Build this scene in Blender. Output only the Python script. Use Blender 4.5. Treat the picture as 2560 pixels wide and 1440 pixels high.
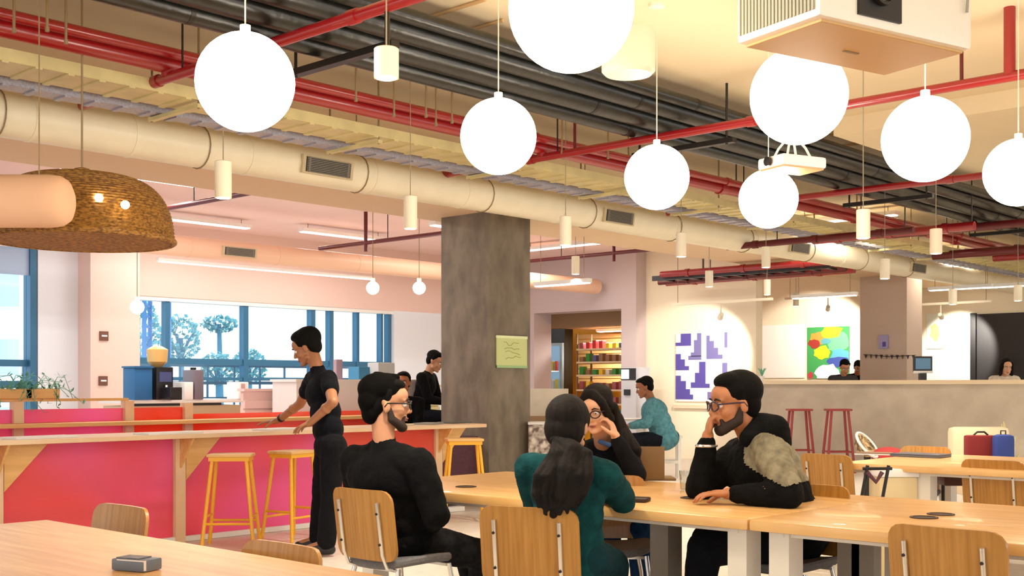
import bpy, bmesh, math, random
from mathutils import Vector, Matrix, noise
random.seed(7)
for o in list(bpy.data.objects): bpy.data.objects.remove(o)
COL = bpy.context.scene.collection
# ------------------------------------------------------------------ camera
F = 2955.0; HOR = 962.0; H = 1.27
TH = math.radians(42.73); SN, CS = math.sin(TH), math.cos(TH)
cam_d = bpy.data.cameras.new('camera'); cam = bpy.data.objects.new('camera', cam_d); COL.objects.link(cam)
cam.location = (0, 0, H); cam.rotation_euler = (math.radians(90), 0, TH - math.radians(90))
cam_d.sensor_width = 36; cam_d.lens = F / 2560 * 36; cam_d.shift_y = (HOR - 720) / 2560
cam_d.clip_start = 0.05; cam_d.clip_end = 400
bpy.context.scene.camera = cam
# ------------------------------------------------------------------ world, exposure
sc = bpy.context.scene
w = bpy.data.worlds.new('world'); sc.world = w; w.use_nodes = True
bg = w.node_tree.nodes['Background']; bg.inputs[0].default_value = (0.93, 0.975, 1.0, 1); bg.inputs[1].default_value = 1.35
vs = sc.view_settings; vs.view_transform = 'Standard'; vs.look = 'None'; vs.gamma = 1; vs.use_curve_mapping = False
vs.exposure = 0.66
GLOBE_E = 10.0; SPOT_W = 90.0
# ------------------------------------------------------------------ measuring helpers (room axes: X along the ducts, Y towards the windows)
def W(cx, d, z): return Vector((cx * SN + d * CS, -cx * CS + d * SN, z))
def P(px, py, d): return W((px - 1280) / F * d, d, H + (HOR - py) / F * d)
def Dz(py, z): return (z - H) * F / (HOR - py)
def Pz(px, py, z): return P(px, py, Dz(py, z))
def Du(px, u): return u / (CS + (px - 1280) / F * SN)
def Dv(px, v): return v / (SN - (px - 1280) / F * CS)
def Pu(px, py, u): return P(px, py, Du(px, u))
def Pv(px, py, v): return P(px, py, Dv(px, v))
def V(*a): return Vector(a)
RT = V(SN, -CS, 0); FW = V(CS, SN, 0); UP = V(0, 0, 1)   # image right, into the picture, up
# ------------------------------------------------------------------ materials
def s2l(c):
    return tuple(((x / 255) / 12.92 if x / 255 <= .04045 else ((x / 255 + .055) / 1.055) ** 2.4) for x in c)
MATS = {}
def mat(name, rgb, rough=.6, metal=0, var=.0, scale=8, bump=0, bscale=30, stretch=None, rgb2=None, emit=None, es=0, spec=.5, coat=0, detail=4, alpha=None, trans=0):
    if name in MATS: return MATS[name]
    m = bpy.data.materials.new(name); MATS[name] = m; m.use_nodes = True
    nt = m.node_tree; b = nt.nodes['Principled BSDF']
    c = s2l(rgb) + (1,)
    b.inputs['Base Color'].default_value = c; b.inputs['Roughness'].default_value = rough; b.inputs['Metallic'].default_value = metal
    b.inputs['Specular IOR Level'].default_value = spec; b.inputs['Coat Weight'].default_value = coat
    b.inputs['Transmission Weight'].default_value = trans
    if rgb2 or var or bump:
        tc = nt.nodes.new('ShaderNodeTexCoord'); mp = nt.nodes.new('ShaderNodeMapping')
        nt.links.new(tc.outputs['Object'], mp.inputs[0])
        if stretch: mp.inputs['Scale'].default_value = stretch
        n = nt.nodes.new('ShaderNodeTexNoise'); n.inputs['Scale'].default_value = scale; n.inputs['Detail'].default_value = detail
        nt.links.new(mp.outputs[0], n.inputs[0])
        if rgb2 or var:
            r = nt.nodes.new('ShaderNodeValToRGB'); nt.links.new(n.outputs[0], r.inputs[0])
            c2 = s2l(rgb2) + (1,) if rgb2 else tuple(x * (1 - var) for x in c[:3]) + (1,)
            r.color_ramp.elements[0].position = .35; r.color_ramp.elements[1].position = .65
            r.color_ramp.elements[0].color = c2; r.color_ramp.elements[1].color = c
            nt.links.new(r.outputs[0], b.inputs['Base Color'])
        if bump:
            n2 = nt.nodes.new('ShaderNodeTexNoise'); n2.inputs['Scale'].default_value = bscale; nt.links.new(mp.outputs[0], n2.inputs[0])
            bp = nt.nodes.new('ShaderNodeBump'); bp.inputs['Strength'].default_value = bump; bp.inputs['Distance'].default_value = .01
            nt.links.new(n2.outputs[0], bp.inputs['Height']); nt.links.new(bp.outputs[0], b.inputs['Normal'])
    if emit:
        b.inputs['Emission Color'].default_value = s2l(emit) + (1,); b.inputs['Emission Strength'].default_value = es
    return m
def glassy(name, tint, gloss=.12, diff=None, dfac=0.0, diff2=None):
    """thin sheet: tinted see-through, a little mirror, optional milky pigment"""
    m = bpy.data.materials.new(name); MATS[name] = m; m.use_nodes = True; nt = m.node_tree; nt.nodes.clear()
    out = nt.nodes.new('ShaderNodeOutputMaterial'); t = nt.nodes.new('ShaderNodeBsdfTransparent'); t.inputs[0].default_value = s2l(tint) + (1,)
    g = nt.nodes.new('ShaderNodeBsdfGlossy'); g.inputs['Roughness'].default_value = .08
    mx = nt.nodes.new('ShaderNodeMixShader'); mx.inputs[0].default_value = gloss
    nt.links.new(t.outputs[0], mx.inputs[1]); nt.links.new(g.outputs[0], mx.inputs[2]); last = mx
    if diff:
        d = nt.nodes.new('ShaderNodeBsdfDiffuse'); tr = nt.nodes.new('ShaderNodeBsdfTranslucent'); a = nt.nodes.new('ShaderNodeMixShader'); a.inputs[0].default_value = .4
        nt.links.new(d.outputs[0], a.inputs[1]); nt.links.new(tr.outputs[0], a.inputs[2])
        tc = nt.nodes.new('ShaderNodeTexCoord'); n = nt.nodes.new('ShaderNodeTexNoise'); n.inputs['Scale'].default_value = .9; n.inputs['Detail'].default_value = 1
        nt.links.new(tc.outputs['Object'], n.inputs[0])
        r = nt.nodes.new('ShaderNodeValToRGB'); nt.links.new(n.outputs[0], r.inputs[0])
        r.color_ramp.elements[0].position = .38; r.color_ramp.elements[1].position = .6
        r.color_ramp.elements[0].color = s2l(diff) + (1,); r.color_ramp.elements[1].color = s2l(diff2 or diff) + (1,)
        nt.links.new(r.outputs[0], d.inputs[0]); nt.links.new(r.outputs[0], tr.inputs[0])
        mx2 = nt.nodes.new('ShaderNodeMixShader'); mx2.inputs[0].default_value = dfac
        nt.links.new(last.outputs[0], mx2.inputs[1]); nt.links.new(a.outputs[0], mx2.inputs[2]); last = mx2
    nt.links.new(last.outputs[0], out.inputs[0]); return m
def emis(name, rgb, e):
    return mat(name, rgb, emit=rgb, es=e)
# ------------------------------------------------------------------ mesh builder
class MB:
    def __init__(s): s.v = []; s.f = []; s.m = []; s.cur = 0
    def add(s, vs, fs):
        k = len(s.v); s.v += [tuple(x) for x in vs]; s.f += [tuple(i + k for i in f) for f in fs]; s.m += [s.cur] * len(fs); return s
    def box(s, c, size, ax=None, bev=0):
        c = Vector(c); hx, hy, hz = [q / 2 for q in size]
        X, Y, Z = ax or (V(1, 0, 0), V(0, 1, 0), V(0, 0, 1))
        if bev <= 0:
            vs = [c + X * (hx * a) + Y * (hy * b) + Z * (hz * g) for a in (-1, 1) for b in (-1, 1) for g in (-1, 1)]
            return s.add(vs, [(0, 1, 3, 2), (4, 6, 7, 5), (0, 4, 5, 1), (2, 3, 7, 6), (0, 2, 6, 4), (1, 5, 7, 3)])
        b = min(bev, hx * .99, hy * .99, hz * .99); pts = []
        bm = bmesh.new(); bmesh.ops.create_cube(bm, size=1)
        for q in bm.verts: q.co = V(q.co.x * 2 * hx, q.co.y * 2 * hy, q.co.z * 2 * hz)
        bmesh.ops.bevel(bm, geom=bm.edges[:], offset=b, segments=2, affect='EDGES', profile=.6)
        bm.verts.index_update()
        vs = [c + X * q.co.x + Y * q.co.y + Z * q.co.z for q in bm.verts]; fs = [[q.index for q in f.verts] for f in bm.faces]
        bm.free(); return s.add(vs, fs)
    def bb(s, lo, hi, bev=0):
        return s.box([(a + b) / 2 for a, b in zip(lo, hi)], [abs(b - a) for a, b in zip(lo, hi)], bev=bev)
    def prism(s, pts, d):
        """polygon pts extruded by vector d"""
        n = len(pts); pts = [Vector(p) for p in pts]; d = Vector(d)
        return s.add(pts + [p + d for p in pts], [tuple(range(n))[::-1], tuple(range(n, 2 * n))] + [(i, (i + 1) % n, n + (i + 1) % n, n + i) for i in range(n)])
    def tube(s, p0, p1, r0, r1=None, n=12, cap=True):
        return s.path([p0, p1], [r0, r0 if r1 is None else r1], n, cap)
    def path(s, pts, r, n=10, cap=True, closed=False):
        pts = [Vector(p) for p in pts]; L = len(pts)
        if not isinstance(r, (list, tuple)): r = [r] * L
        vs = []; fs = []; ref = None
        for i, p in enumerate(pts):
            if closed: t = pts[(i + 1) % L] - pts[i - 1]
            else: t = pts[min(i + 1, L - 1)] - pts[max(i - 1, 0)]
            t.normalize()
            if ref is None: ref = t.orthogonal().normalized()
            a = (ref - t * ref.dot(t))
            if a.length < 1e-6: a = t.orthogonal()
            a.normalize(); ref = a; b = t.cross(a)
            for k in range(n):
                q = 2 * math.pi * k / n; vs.append(p + a * (math.cos(q) * r[i]) + b * (math.sin(q) * r[i]))
        for i in range(L if closed else L - 1):
            for k in range(n):
                j = (i + 1) % L; fs.append((i * n + k, i * n + (k + 1) % n, j * n + (k + 1) % n, j * n + k))
        if cap and not closed: fs.append(tuple(range(n))[::-1]); fs.append(tuple((L - 1) * n + k for k in range(n)))
        return s.add(vs, fs)
    def lathe(s, c, prof, n=32, ax=None, arc=None):
        c = Vector(c); X, Y, Z = ax or (V(1, 0, 0), V(0, 1, 0), V(0, 0, 1)); vs = []; fs = []
        for (r, z) in prof:
            for k in range(n):
                q = 2 * math.pi * k / n; vs.append(c + X * (math.cos(q) * r) + Y * (math.sin(q) * r) + Z * z)
        for i in range(len(prof) - 1):
            for k in range(n): fs.append((i * n + k, i * n + (k + 1) % n, (i + 1) * n + (k + 1) % n, (i + 1) * n + k))
        if prof[0][0] > 1e-4: fs.append(tuple(range(n))[::-1])
        if prof[-1][0] > 1e-4: fs.append(tuple((len(prof) - 1) * n + k for k in range(n)))
        return s.add(vs, fs)
    def ell(s, c, rad, ax=None, n=16, m=10):
        c = Vector(c); X, Y, Z = ax or (V(1, 0, 0), V(0, 1, 0), V(0, 0, 1)); vs = [c + Z * -rad[2]]; fs = []
        for i in range(1, m):
            a = math.pi * i / m - math.pi / 2
            for k in range(n):
                q = 2 * math.pi * k / n
                vs.append(c + X * (rad[0] * math.cos(a) * math.cos(q)) + Y * (rad[1] * math.cos(a) * math.sin(q)) + Z * (rad[2] * math.sin(a)))
        vs.append(c + Z * rad[2]); T = len(vs) - 1
        for k in range(n): fs.append((0, 1 + (k + 1) % n, 1 + k)); fs.append((T, T - n + k, T - n + (k + 1) % n))
        for i in range(m - 2):
            for k in range(n): fs.append((1 + i * n + k, 1 + i * n + (k + 1) % n, 1 + (i + 1) * n + (k + 1) % n, 1 + (i + 1) * n + k))
        return s.add(vs, fs)
    def cap(s, p0, r0, p1, r1, n=14):
        """tapered round-ended limb piece"""
        p0 = Vector(p0); p1 = Vector(p1); t = (p1 - p0); L = t.length
        if L < 1e-5: return s.ell(p0, (r0,) * 3)
        t /= L; a = t.orthogonal().normalized(); b = t.cross(a); vs = []; fs = []; R = []
        for q in (-75, -50, -25, 0): R.append((p0 + t * (r0 * math.sin(math.radians(q))), r0 * math.cos(math.radians(q))))
        for q in (0, 25, 50, 75): R.append((p1 + t * (r1 * math.sin(math.radians(q))), r1 * math.cos(math.radians(q))))
        for (c, r) in R:
            for k in range(n):
                q = 2 * math.pi * k / n; vs.append(c + a * (math.cos(q) * r) + b * (math.sin(q) * r))
        for i in range(len(R) - 1):
            for k in range(n): fs.append((i * n + k, i * n + (k + 1) % n, (i + 1) * n + (k + 1) % n, (i + 1) * n + k))
        fs.append(tuple(range(n))[::-1]); fs.append(tuple((len(R) - 1) * n + k for k in range(n)))
        return s.add(vs, fs)
    def build(s, name, m, parent=None, smooth=False, origin=None):
        me = bpy.data.meshes.new(name); org = Vector(origin) if origin is not None else V(0, 0, 0)
        vs = s.v
        if origin is not None: vs = [tuple(Vector(p) - org) for p in s.v]
        me.from_pydata(vs, [], s.f)
        ms = m if isinstance(m, (list, tuple)) else [m]
        for q in ms: me.materials.append(q)
        if len(ms) > 1: me.polygons.foreach_set('material_index', s.m)
        bm = bmesh.new(); bm.from_mesh(me); bmesh.ops.recalc_face_normals(bm, faces=bm.faces[:]); bm.to_mesh(me); bm.free()
        if smooth:
            me.polygons.foreach_set('use_smooth', [True] * len(me.polygons)); 
            if smooth != 'all': me.set_sharp_from_angle(angle=math.radians(40))
        o = bpy.data.objects.new(name, me); COL.objects.link(o)
        if origin is not None and parent is None: o.location = org
        if parent is not None:
            o.parent = parent
        return o
def tag(o, label=None, cat=None, group=None, kind=None):
    if label: o['label'] = label
    if cat: o['category'] = cat
    if group: o['group'] = group
    if kind: o['kind'] = kind
    return o
def empty(name, loc=(0, 0, 0), rz=0, label=None, cat=None, group=None, kind=None):
    o = bpy.data.objects.new(name, None); COL.objects.link(o); o.location = loc; o.rotation_euler = (0, 0, rz); o.empty_display_size = .1
    return tag(o, label, cat, group, kind)
def struct(name, mb, m, parent=None, smooth=False, label=None):
    o = mb.build(name, m, parent, smooth)
    if parent is None: o['kind'] = 'structure'; o['label'] = label or name.replace('_', ' ')
    return o
def copy_tree(o, parent=None):
    c = o.copy(); COL.objects.link(c); c.parent = parent
    for ch in list(o.children): copy_tree(ch, c)
    return c
def wood(name, a, b, sc_=(1, 12, 1), scale=3, rough=.4, coat=0, rz=0, bump=.05):
    m = bpy.data.materials.new(name); MATS[name] = m; m.use_nodes = True; nt = m.node_tree; p = nt.nodes['Principled BSDF']
    tc = nt.nodes.new('ShaderNodeTexCoord'); mp = nt.nodes.new('ShaderNodeMapping'); mp.inputs['Scale'].default_value = sc_
    nt.links.new(tc.outputs['Object'], mp.inputs[0])
    n = nt.nodes.new('ShaderNodeTexNoise'); n.inputs['Scale'].default_value = scale; n.inputs['Detail'].default_value = 6; nt.links.new(mp.outputs[0], n.inputs[0])
    r = nt.nodes.new('ShaderNodeValToRGB'); r.color_ramp.elements[0].position = .3; r.color_ramp.elements[1].position = .7
    r.color_ramp.elements[0].color = s2l(a) + (1,); r.color_ramp.elements[1].color = s2l(b) + (1,)
    nt.links.new(n.outputs[0], r.inputs[0]); nt.links.new(r.outputs[0], p.inputs['Base Color']); p.inputs['Roughness'].default_value = rough; p.inputs['Coat Weight'].default_value = coat
    bp = nt.nodes.new('ShaderNodeBump'); bp.inputs['Strength'].default_value = bump; nt.links.new(n.outputs[0], bp.inputs['Height']); nt.links.new(bp.outputs[0], p.inputs['Normal'])
    return m
M = dict(
 floor=mat('pale_terrazzo', (228, 218, 204), .35, var=.12, scale=14), ceil=mat('cream_ceiling', (234, 216, 180), .8, var=.06, scale=.7),
 ceil_bounce=mat('ceiling_pink_bounce', (246, 214, 205), .8, var=.05, scale=.7), pinkwall=mat('blush_wall', (230, 200, 188), .8),
 white=mat('white_paint', (240, 238, 234), .6), bluewhite=mat('cool_white_paint', (232, 238, 246), .7), cream=mat('cream_wall', (245, 232, 205), .8),
 lav=mat('lavender_wall', (205, 190, 190), .8), duct=mat('cream_duct', (242, 230, 200), .38, .0, var=.05, scale=5, spec=.6), ductpink=mat('blush_duct', (240, 196, 165), .45),
 black=mat('black_insulation', (30, 30, 25), .3, var=.5, scale=6, spec=.6, bump=.3, bscale=14), darkmetal=mat('dark_metal', (50, 46, 42), .4, .6),
 red=mat('red_enamel', (150, 17, 22), .3, spec=.7, coat=.3), dred=mat('dark_red_enamel', (95, 22, 24), .35), tray=mat('galvanised_tray', (222, 208, 150), .45, .2, var=.15, scale=6),
 lavtray=mat('zinc_perforated', (178, 176, 190), .4, .3, var=.25, scale=60), rod=mat('threaded_rod', (150, 128, 92), .5, .3),
 conc=mat('raw_concrete', (138, 126, 110), .8, rgb2=(112, 101, 88), scale=7, stretch=(1, 1, .45), bump=.4, bscale=25, detail=8), conc2=mat('smooth_concrete', (196, 184, 164), .7, rgb2=(178, 166, 148), scale=3, detail=6),
 globe=emis('opal_glass_lit', (255, 242, 222), GLOBE_E), lamp_white=mat('lamp_white', (248, 238, 214), .4), lampbulb=emis('bulb', (255, 236, 200), 14),
 chrome=mat('chrome', (226, 224, 220), .18, .85), grey_fab=mat('grey_upholstery', (118, 116, 118), .9, var=.2, scale=80),
 yellow=mat('yellow_enamel', (240, 176, 40), .35), tblwhite=mat('white_table_frame', (232, 226, 214), .45), tblgrey=mat('grey_table_frame', (140, 132, 122), .5),
 beige=mat('beige_board', (214, 192, 156), .6), dark=mat('black_plastic', (26, 24, 26), .4), blue=mat('blue_bin', (36, 104, 160), .5), paper=mat('paper', (246, 244, 240), .7),
 mull=mat('blue_grey_aluminium', (54, 110, 146), .4, .2), brown=mat('brown_soffit', (134, 104, 74), .8), ochre=mat('ochre_wall', (226, 160, 30), .7), maroon=mat('maroon_fabric', (140, 40, 40), .8),
 mauve=mat('mauve_fabric', (100, 62, 76), .9, var=.2, scale=30), rstool=mat('dusty_red_enamel', (160, 62, 60), .5),
)
M['tabletop'] = wood('oak_block', (212, 160, 92), (236, 192, 130), (14, 1.2, 1), 2.2, .32, .15)
M['chairwood'] = wood('oak_veneer', (160, 110, 42), (190, 138, 68), (26, 2, 1.2), 2.5, .38, .15)
M['pine'] = wood('pale_birch_ply', (226, 190, 150), (240, 210, 172), (1, 6, 1), 3, .5)
M['rail'] = wood('light_oak_rail', (214, 166, 96), (236, 190, 122), (1, 10, 10), 2, .5)
M['glass'] = glassy('window_glass', (238, 248, 252), .05)
M['pink'] = glassy('pink_acrylic', (255, 150, 185), .05, (250, 122, 126), .78, (250, 134, 194))
M['orange'] = glassy('red_orange_acrylic', (255, 150, 120), .05, (248, 100, 66), .78, (248, 128, 110))
# ------------------------------------------------------------------ lights of the room
def spot(name, loc, aim, watts, col=(1, .93, .8), size=70, blend=.8, rad=.05, parent=None):
    l = bpy.data.lights.new(name, 'SPOT'); l.energy = watts; l.color = col; l.spot_size = math.radians(size); l.spot_blend = blend; l.shadow_soft_size = rad
    o = bpy.data.objects.new(name, l); COL.objects.link(o); o.location = loc
    o.rotation_euler = (Vector(aim) - Vector(loc)).to_track_quat('-Z', 'Y').to_euler()
    if parent: o.parent = parent
    return o
CZ = 3.62       # ceiling height
# ------------------------------------------------------------------ structure
struct('floor', MB().bb((-7, -9, -.1), (24, 16.2, 0)), M['floor'], label='pale polished floor of the cafe hall')
struct('ceiling', MB().bb((-7, -9, CZ), (24, 9.7, CZ + .15)), M['ceil'], label='cream painted concrete ceiling above the long tables')
struct('ceiling', MB().bb((-7, 9.7, CZ), (24, 16.2, CZ + .15)), M['ceil_bounce'], label='ceiling over the window side with pink bounce light in its colour')  # ceiling colour here includes pink light bounced up from the acrylic
WV = 15.5
def uv(px, v=WV): d = Dv(px, v); r = (px - 1280) / F; return d * (CS + r * SN)
wl = empty('wall_left', label='blush wall with windows along the left side', kind='structure')
t = WV + .25
u195, u95, u318, u985, u92 = uv(195), uv(95), uv(318), uv(985), uv(92)
MB().bb((u195, WV - .35, 0), (u318, t, CZ)).build('pier', M['pinkwall'], wl)
MB().bb((u95, WV, 0), (u195, t, CZ)).build('white_pier', M['bluewhite'], wl)
MB().bb((u318, WV, 2.56), (u985, t, CZ)).build('header', M['pinkwall'], wl)
MB().bb((u318, WV, 0), (u985, t, .92)).build('sill_wall', M['pinkwall'], wl)
MB().bb((u985, WV, 0), (17.2, t, 2.56)).build('end_wall', M['bluewhite'], wl)
MB().bb((u985, WV, 2.56), (17.2, t, CZ)).build('end_header', M['pinkwall'], wl)
MB().bb((2.5, WV, 0), (u95, t, .55)).build('left_sill', M['bluewhite'], wl)
MB().bb((-7, WV, 0), (2.5, t, CZ)).build('far_end', M['bluewhite'], wl)
MB().bb((2.5, WV, 3.1), (u95, t, CZ)).build('left_header', M['bluewhite'], wl)
# windows
wn = empty('window_1', label='wide window band with blue grey mullions behind the coffee counter', kind='structure')
for px, wd in ((424, .07), (620, .09), (788, .09), (834, .08), (900, .06), (960, .05), (979, .06)):
    u = uv(px); MB().bb((u - wd / 2, WV + .05, .92), (u + wd / 2, WV + .17, 2.56)).build('mullion', M['mull'], wn)
for z, hh in ((1.62, .09), (1.36, .05)): MB().bb((u318, WV + .07, z - hh / 2), (u985, WV + .15, z + hh / 2)).build('transom', M['mull'], wn)
MB().bb((u318, WV + .02, 2.5), (u985, WV + .2, 2.56)).build('window_head', M['white'], wn)
es = [u318] + [uv(p) for p in (424, 620, 788, 834, 900, 960)] + [u985]
for a, b in zip(es, es[1:]): MB().bb((a + .02, WV + .105, .94), (b - .02, WV + .115, 2.5)).build('pane', M['glass'], wn)
wn = empty('window_2', label='tall window at the left edge with a rolled blind', kind='structure')
MB().bb((u92 - .09, WV + .0, .55), (u92, WV + .2, 3.1)).build('window_frame', M['mull'], wn)
MB().bb((2.6, WV + .105, .56), (u92 - .09, WV + .115, 3.05)).build('pane', M['glass'], wn)
for z in (1.56, 1.27): MB().bb((2.5, WV + .08, z - .045), (u92 - .09, WV + .16, z + .045)).build('transom', M['mull'], wn)
MB().bb((2.5, WV + .04, 2.74), (u92 - .08, WV + .07, 3.1)).build('blind', mat('blue_blind', (176, 200, 230), .8), wn)
# far walls (facing back along the ducts)
def vv(px, u): d = Du(px, u); r = (px - 1280) / F; return d * (SN - r * CS)
UW = 17.0; UP_ = 16.7
wr = empty('wall_right', label='cream wall holding the snack alcove and the purple print', kind='structure')
v1590, v1890 = vv(1590, UW), vv(1890, UW)
MB().bb((UW, v1890, 0), (UW + .2, v1590 + .2, CZ)).build('cream_wall_section', M['cream'], wr)
va, vb = vv(1553, UP_), vv(1335, UP_)
MB().bb((UP_, vv(1590, UP_), 0), (UW + .2, va, CZ)).build('pier', M['lav'], wr)
MB().bb((UP_, va, 2.62), (UW + .2, vb, CZ)).build('header', M['lav'], wr)
MB().bb((UP_, vb, 0), (UW + .2, WV + .2, CZ)).build('side_pier', M['lav'], wr)
MB().bb((UP_ + .5, va, 2.36), (19.2, vb, 2.62)).build('brown_soffit', M['brown'], wr)
MB().bb((19.0, va - .6, 0), (19.2, vb + 2, CZ)).build('alcove_back', M['ochre'], wr)
MB().bb((UW + .2, vb + 1.2, 0), (19.2, vb + 1.4, 2.6)).build('alcove_side', M['ochre'], wr)
MB().bb((UW + .2, va - .55, 0), (19.2, va - .4, 2.6)).build('alcove_side', M['ochre'], wr)
UF = 22.0
wf = empty('wall_back', label='cream back wall of the room behind the reception', kind='structure')
MB().bb((UF, -3, 0), (UF + .2, 16, CZ)).build('wall_section', M['cream'], wf)
dr = empty('door_1', label='wide black doorway behind the reception', kind='structure')
va, vb = vv(2640, UF), vv(2430, UF)
MB().bb((UF - .04, va, 0), (UF, vb, 2.58)).build('door_leaf', mat('black_door', (34, 30, 32), .5), dr)
MB().bb((UF - .09, vb - .1, 0), (UF - .02, vb, 2.6)).build('door_frame', M['dark'], dr)
# pillar behind reception
va, vb = vv(2267, 19.0), vv(2150, 19.0)
tag(MB().bb((19.0, va, 0), (19.6, vb, CZ)).build('pillar', mat('mauve_beige_paint', (204, 182, 166), .8)), 'square mauve beige pillar standing behind the reception counter', 'pillar')
# concrete column
c0 = P(1222, 962, 12.6); 
col = empty('column', (c0.x + .33, c0.y + .36, 0), label='raw concrete column beside the end of the pink counter', cat='column')
MB().bb((-.33, -.36, 0), (.33, .37, 3.12)).build('shaft', M['conc'], col)
# beams
struct('trim_1', MB().bb((-7, 8.72, 3.12), (24, 9.7, CZ)), mat('beam_pink_bounce', (234, 204, 166), .8), label='deep ceiling beam over the concrete column')  # pink reflected light is put into the beam colour
for k, u in enumerate((9.6,)):
    struct('trim_%d' % (k + 2), MB().bb((u, -9, 3.47), (u + 1.1, 5.0, CZ)), M['ceil'], label='shallow ceiling beam crossing the hall')
# ================================================================== CEILING SERVICES
def pipe(name, p0, p1, r, m, label, cat='pipe', group=None, clamps=0, cm=None, n=14):
    p0 = Vector(p0); p1 = Vector(p1); e = empty(name, (p0 + p1) / 2, 0, label, cat, group); o = (p0 + p1) / 2
    MB().tube(p0 - o, p1 - o, r, n=n).build('run', m, e, True)
    for k in range(clamps):
        c = p0.lerp(p1, (k + .5) / clamps) - o; d = (p1 - p0).normalized()
        MB().tube(c - d * .035, c + d * .035, r * 1.22, n=n).build('coupling', cm or m, e, True)
        if abs(d.z) < .5 and k % 2 == 0 and r > .032: MB().tube(c + d * .3, c + d * .3 + UP * (CZ - p0.z), .007, n=6).build('hanger_rod', M['darkmetal'], e, True)
    return e
pipe('sprinkler_main', (-3, 6.59, 3.27), (23.5, 6.59, 3.27), .056, M['red'], 'long red sprinkler main running beside the cable trays', group=None, clamps=9)
pipe('sprinkler_main', (-3, 6.50, 3.32), (23.5, 6.50, 3.32), .034, M['red'], 'thin red pipe hugging the long red main', clamps=9)
for u, v0, v1, lab in ((3.97, 7.7, -2, 'red cross pipe passing behind the biggest left globe'), (7.51, 7.8, -3, 'red cross pipe passing under the black bundle at mid picture'),
                       (10.9, 7.7, -3, 'red cross pipe behind the right hand globes'), (14.4, 7.2, -2, 'dark red cross pipe at the far right of the hall ceiling')):
    e = pipe('sprinkler_branch', (u, v0, 3.19), (u, v1, 3.19), .033 if u < 12 else .05, M['red'] if u < 14 else M['dred'], lab, clamps=5)
    MB().tube(V(0, 6.59 - (v0 + v1) / 2, -.0), V(0, 6.59 - (v0 + v1) / 2, .09), .045).build('tee', M['red'], e, True)
# red drop at right top, sprinkler drops
q = Pu(2524, 185, 7.51)
e = pipe('sprinkler_drop', (7.51, q.y, 3.2), (7.51, q.y, CZ), .036, M['red'], 'vertical red pipe at the top right corner', clamps=0)
q = Pu(968, 60, 3.97); pipe('sprinkler_drop', (3.97, q.y, 3.17), (3.97, q.y, 2.95), .014, M['darkmetal'], 'short dark sprinkler drop above the small white can lamp')
for px, py, u in ((1437, 335, 7.51), (2404, 190, 7.51)):
    q = Pu(px, py, u); pipe('pipe_hanger', (u, q.y, 3.22), (u, q.y, CZ), .012, M['dred'], 'dark hanger rod holding the red cross pipe near x %s' % ('the black bundle' if px < 2000 else 'the projector') if False else ('hanger rod joining red cross pipe and black bundle' if px < 2000 else 'hanger rod on the red cross pipe right of the projector'), cat='hanger')
# window side branches (dark red)
for u, v0, v1, dv, lab in ((6.9, 11.6, 9.9, None, 'dark thin pipe behind the wicker shade'), (10.4, 13.3, 10.0, 12.3, 'dark thin cross pipe left of the concrete column'), (13.66, 13.0, 9.8, 10.6, 'dark thin cross pipe right of the concrete column')):
    e = pipe('sprinkler_branch', (u, v0, 3.19), (u, v1, 3.19), .028, M['dred'], lab)
    MB().tube(V(0, .2, 0), V(0, .2, CZ - 3.19), .007, n=6).build('hanger_rod', M['darkmetal'], e, True)
    if dv: MB().tube(V(0, dv - (v0 + v1) / 2, -.12), V(0, dv - (v0 + v1) / 2, CZ - 3.2), .026).build('riser', M['dred'], e, True)
# black insulated pipes
for k, (dv, z, r) in enumerate(((.0, 3.36, .085), (-.18, 3.41, .075), (.14, 3.29, .065), (-.31, 3.45, .045))):
    e = empty('insulated_pipe', (8, 5.5 + dv, z), 0, ['thickest black insulated pipe in the middle of the bundle', 'black insulated pipe on the right side of the bundle', 'lowest black insulated pipe on the left side of the bundle', 'thin black pipe high at the right of the bundle'][k], 'pipe', 'black insulated pipes')
    MB().tube((-11, 0, 0), (15.5, 0, 0), r, n=16).build('run', M['black'], e, True)
    for j in range(6): MB().tube((-9 + j * 3.9 + .3 * k, 0, 0), (-8.97 + j * 3.9 + .3 * k, 0, 0), r * 1.03, n=16).build('band', M['darkmetal'], e, True)
for j, u in enumerate((4.4, 7.9, 11.6, 15.0)):
    e = empty('pipe_trapeze', (u, 5.5, 3.17), 0, 'dark steel trapeze carrying the black pipes, %s' % ['nearest the camera', 'beside the second red cross pipe', 'above the small white projector', 'deepest in the hall'][j], 'bracket', 'pipe trapezes')
    MB().bb((-.03, -.55, -.02), (.03, .42, .02)).build('cross_bar', M['darkmetal'], e)
    for s in (-.48, .36): MB().tube((0, s, -.03), (0, s, CZ - 3.17), .01, n=8).build('rod', M['darkmetal'], e, True)
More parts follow.
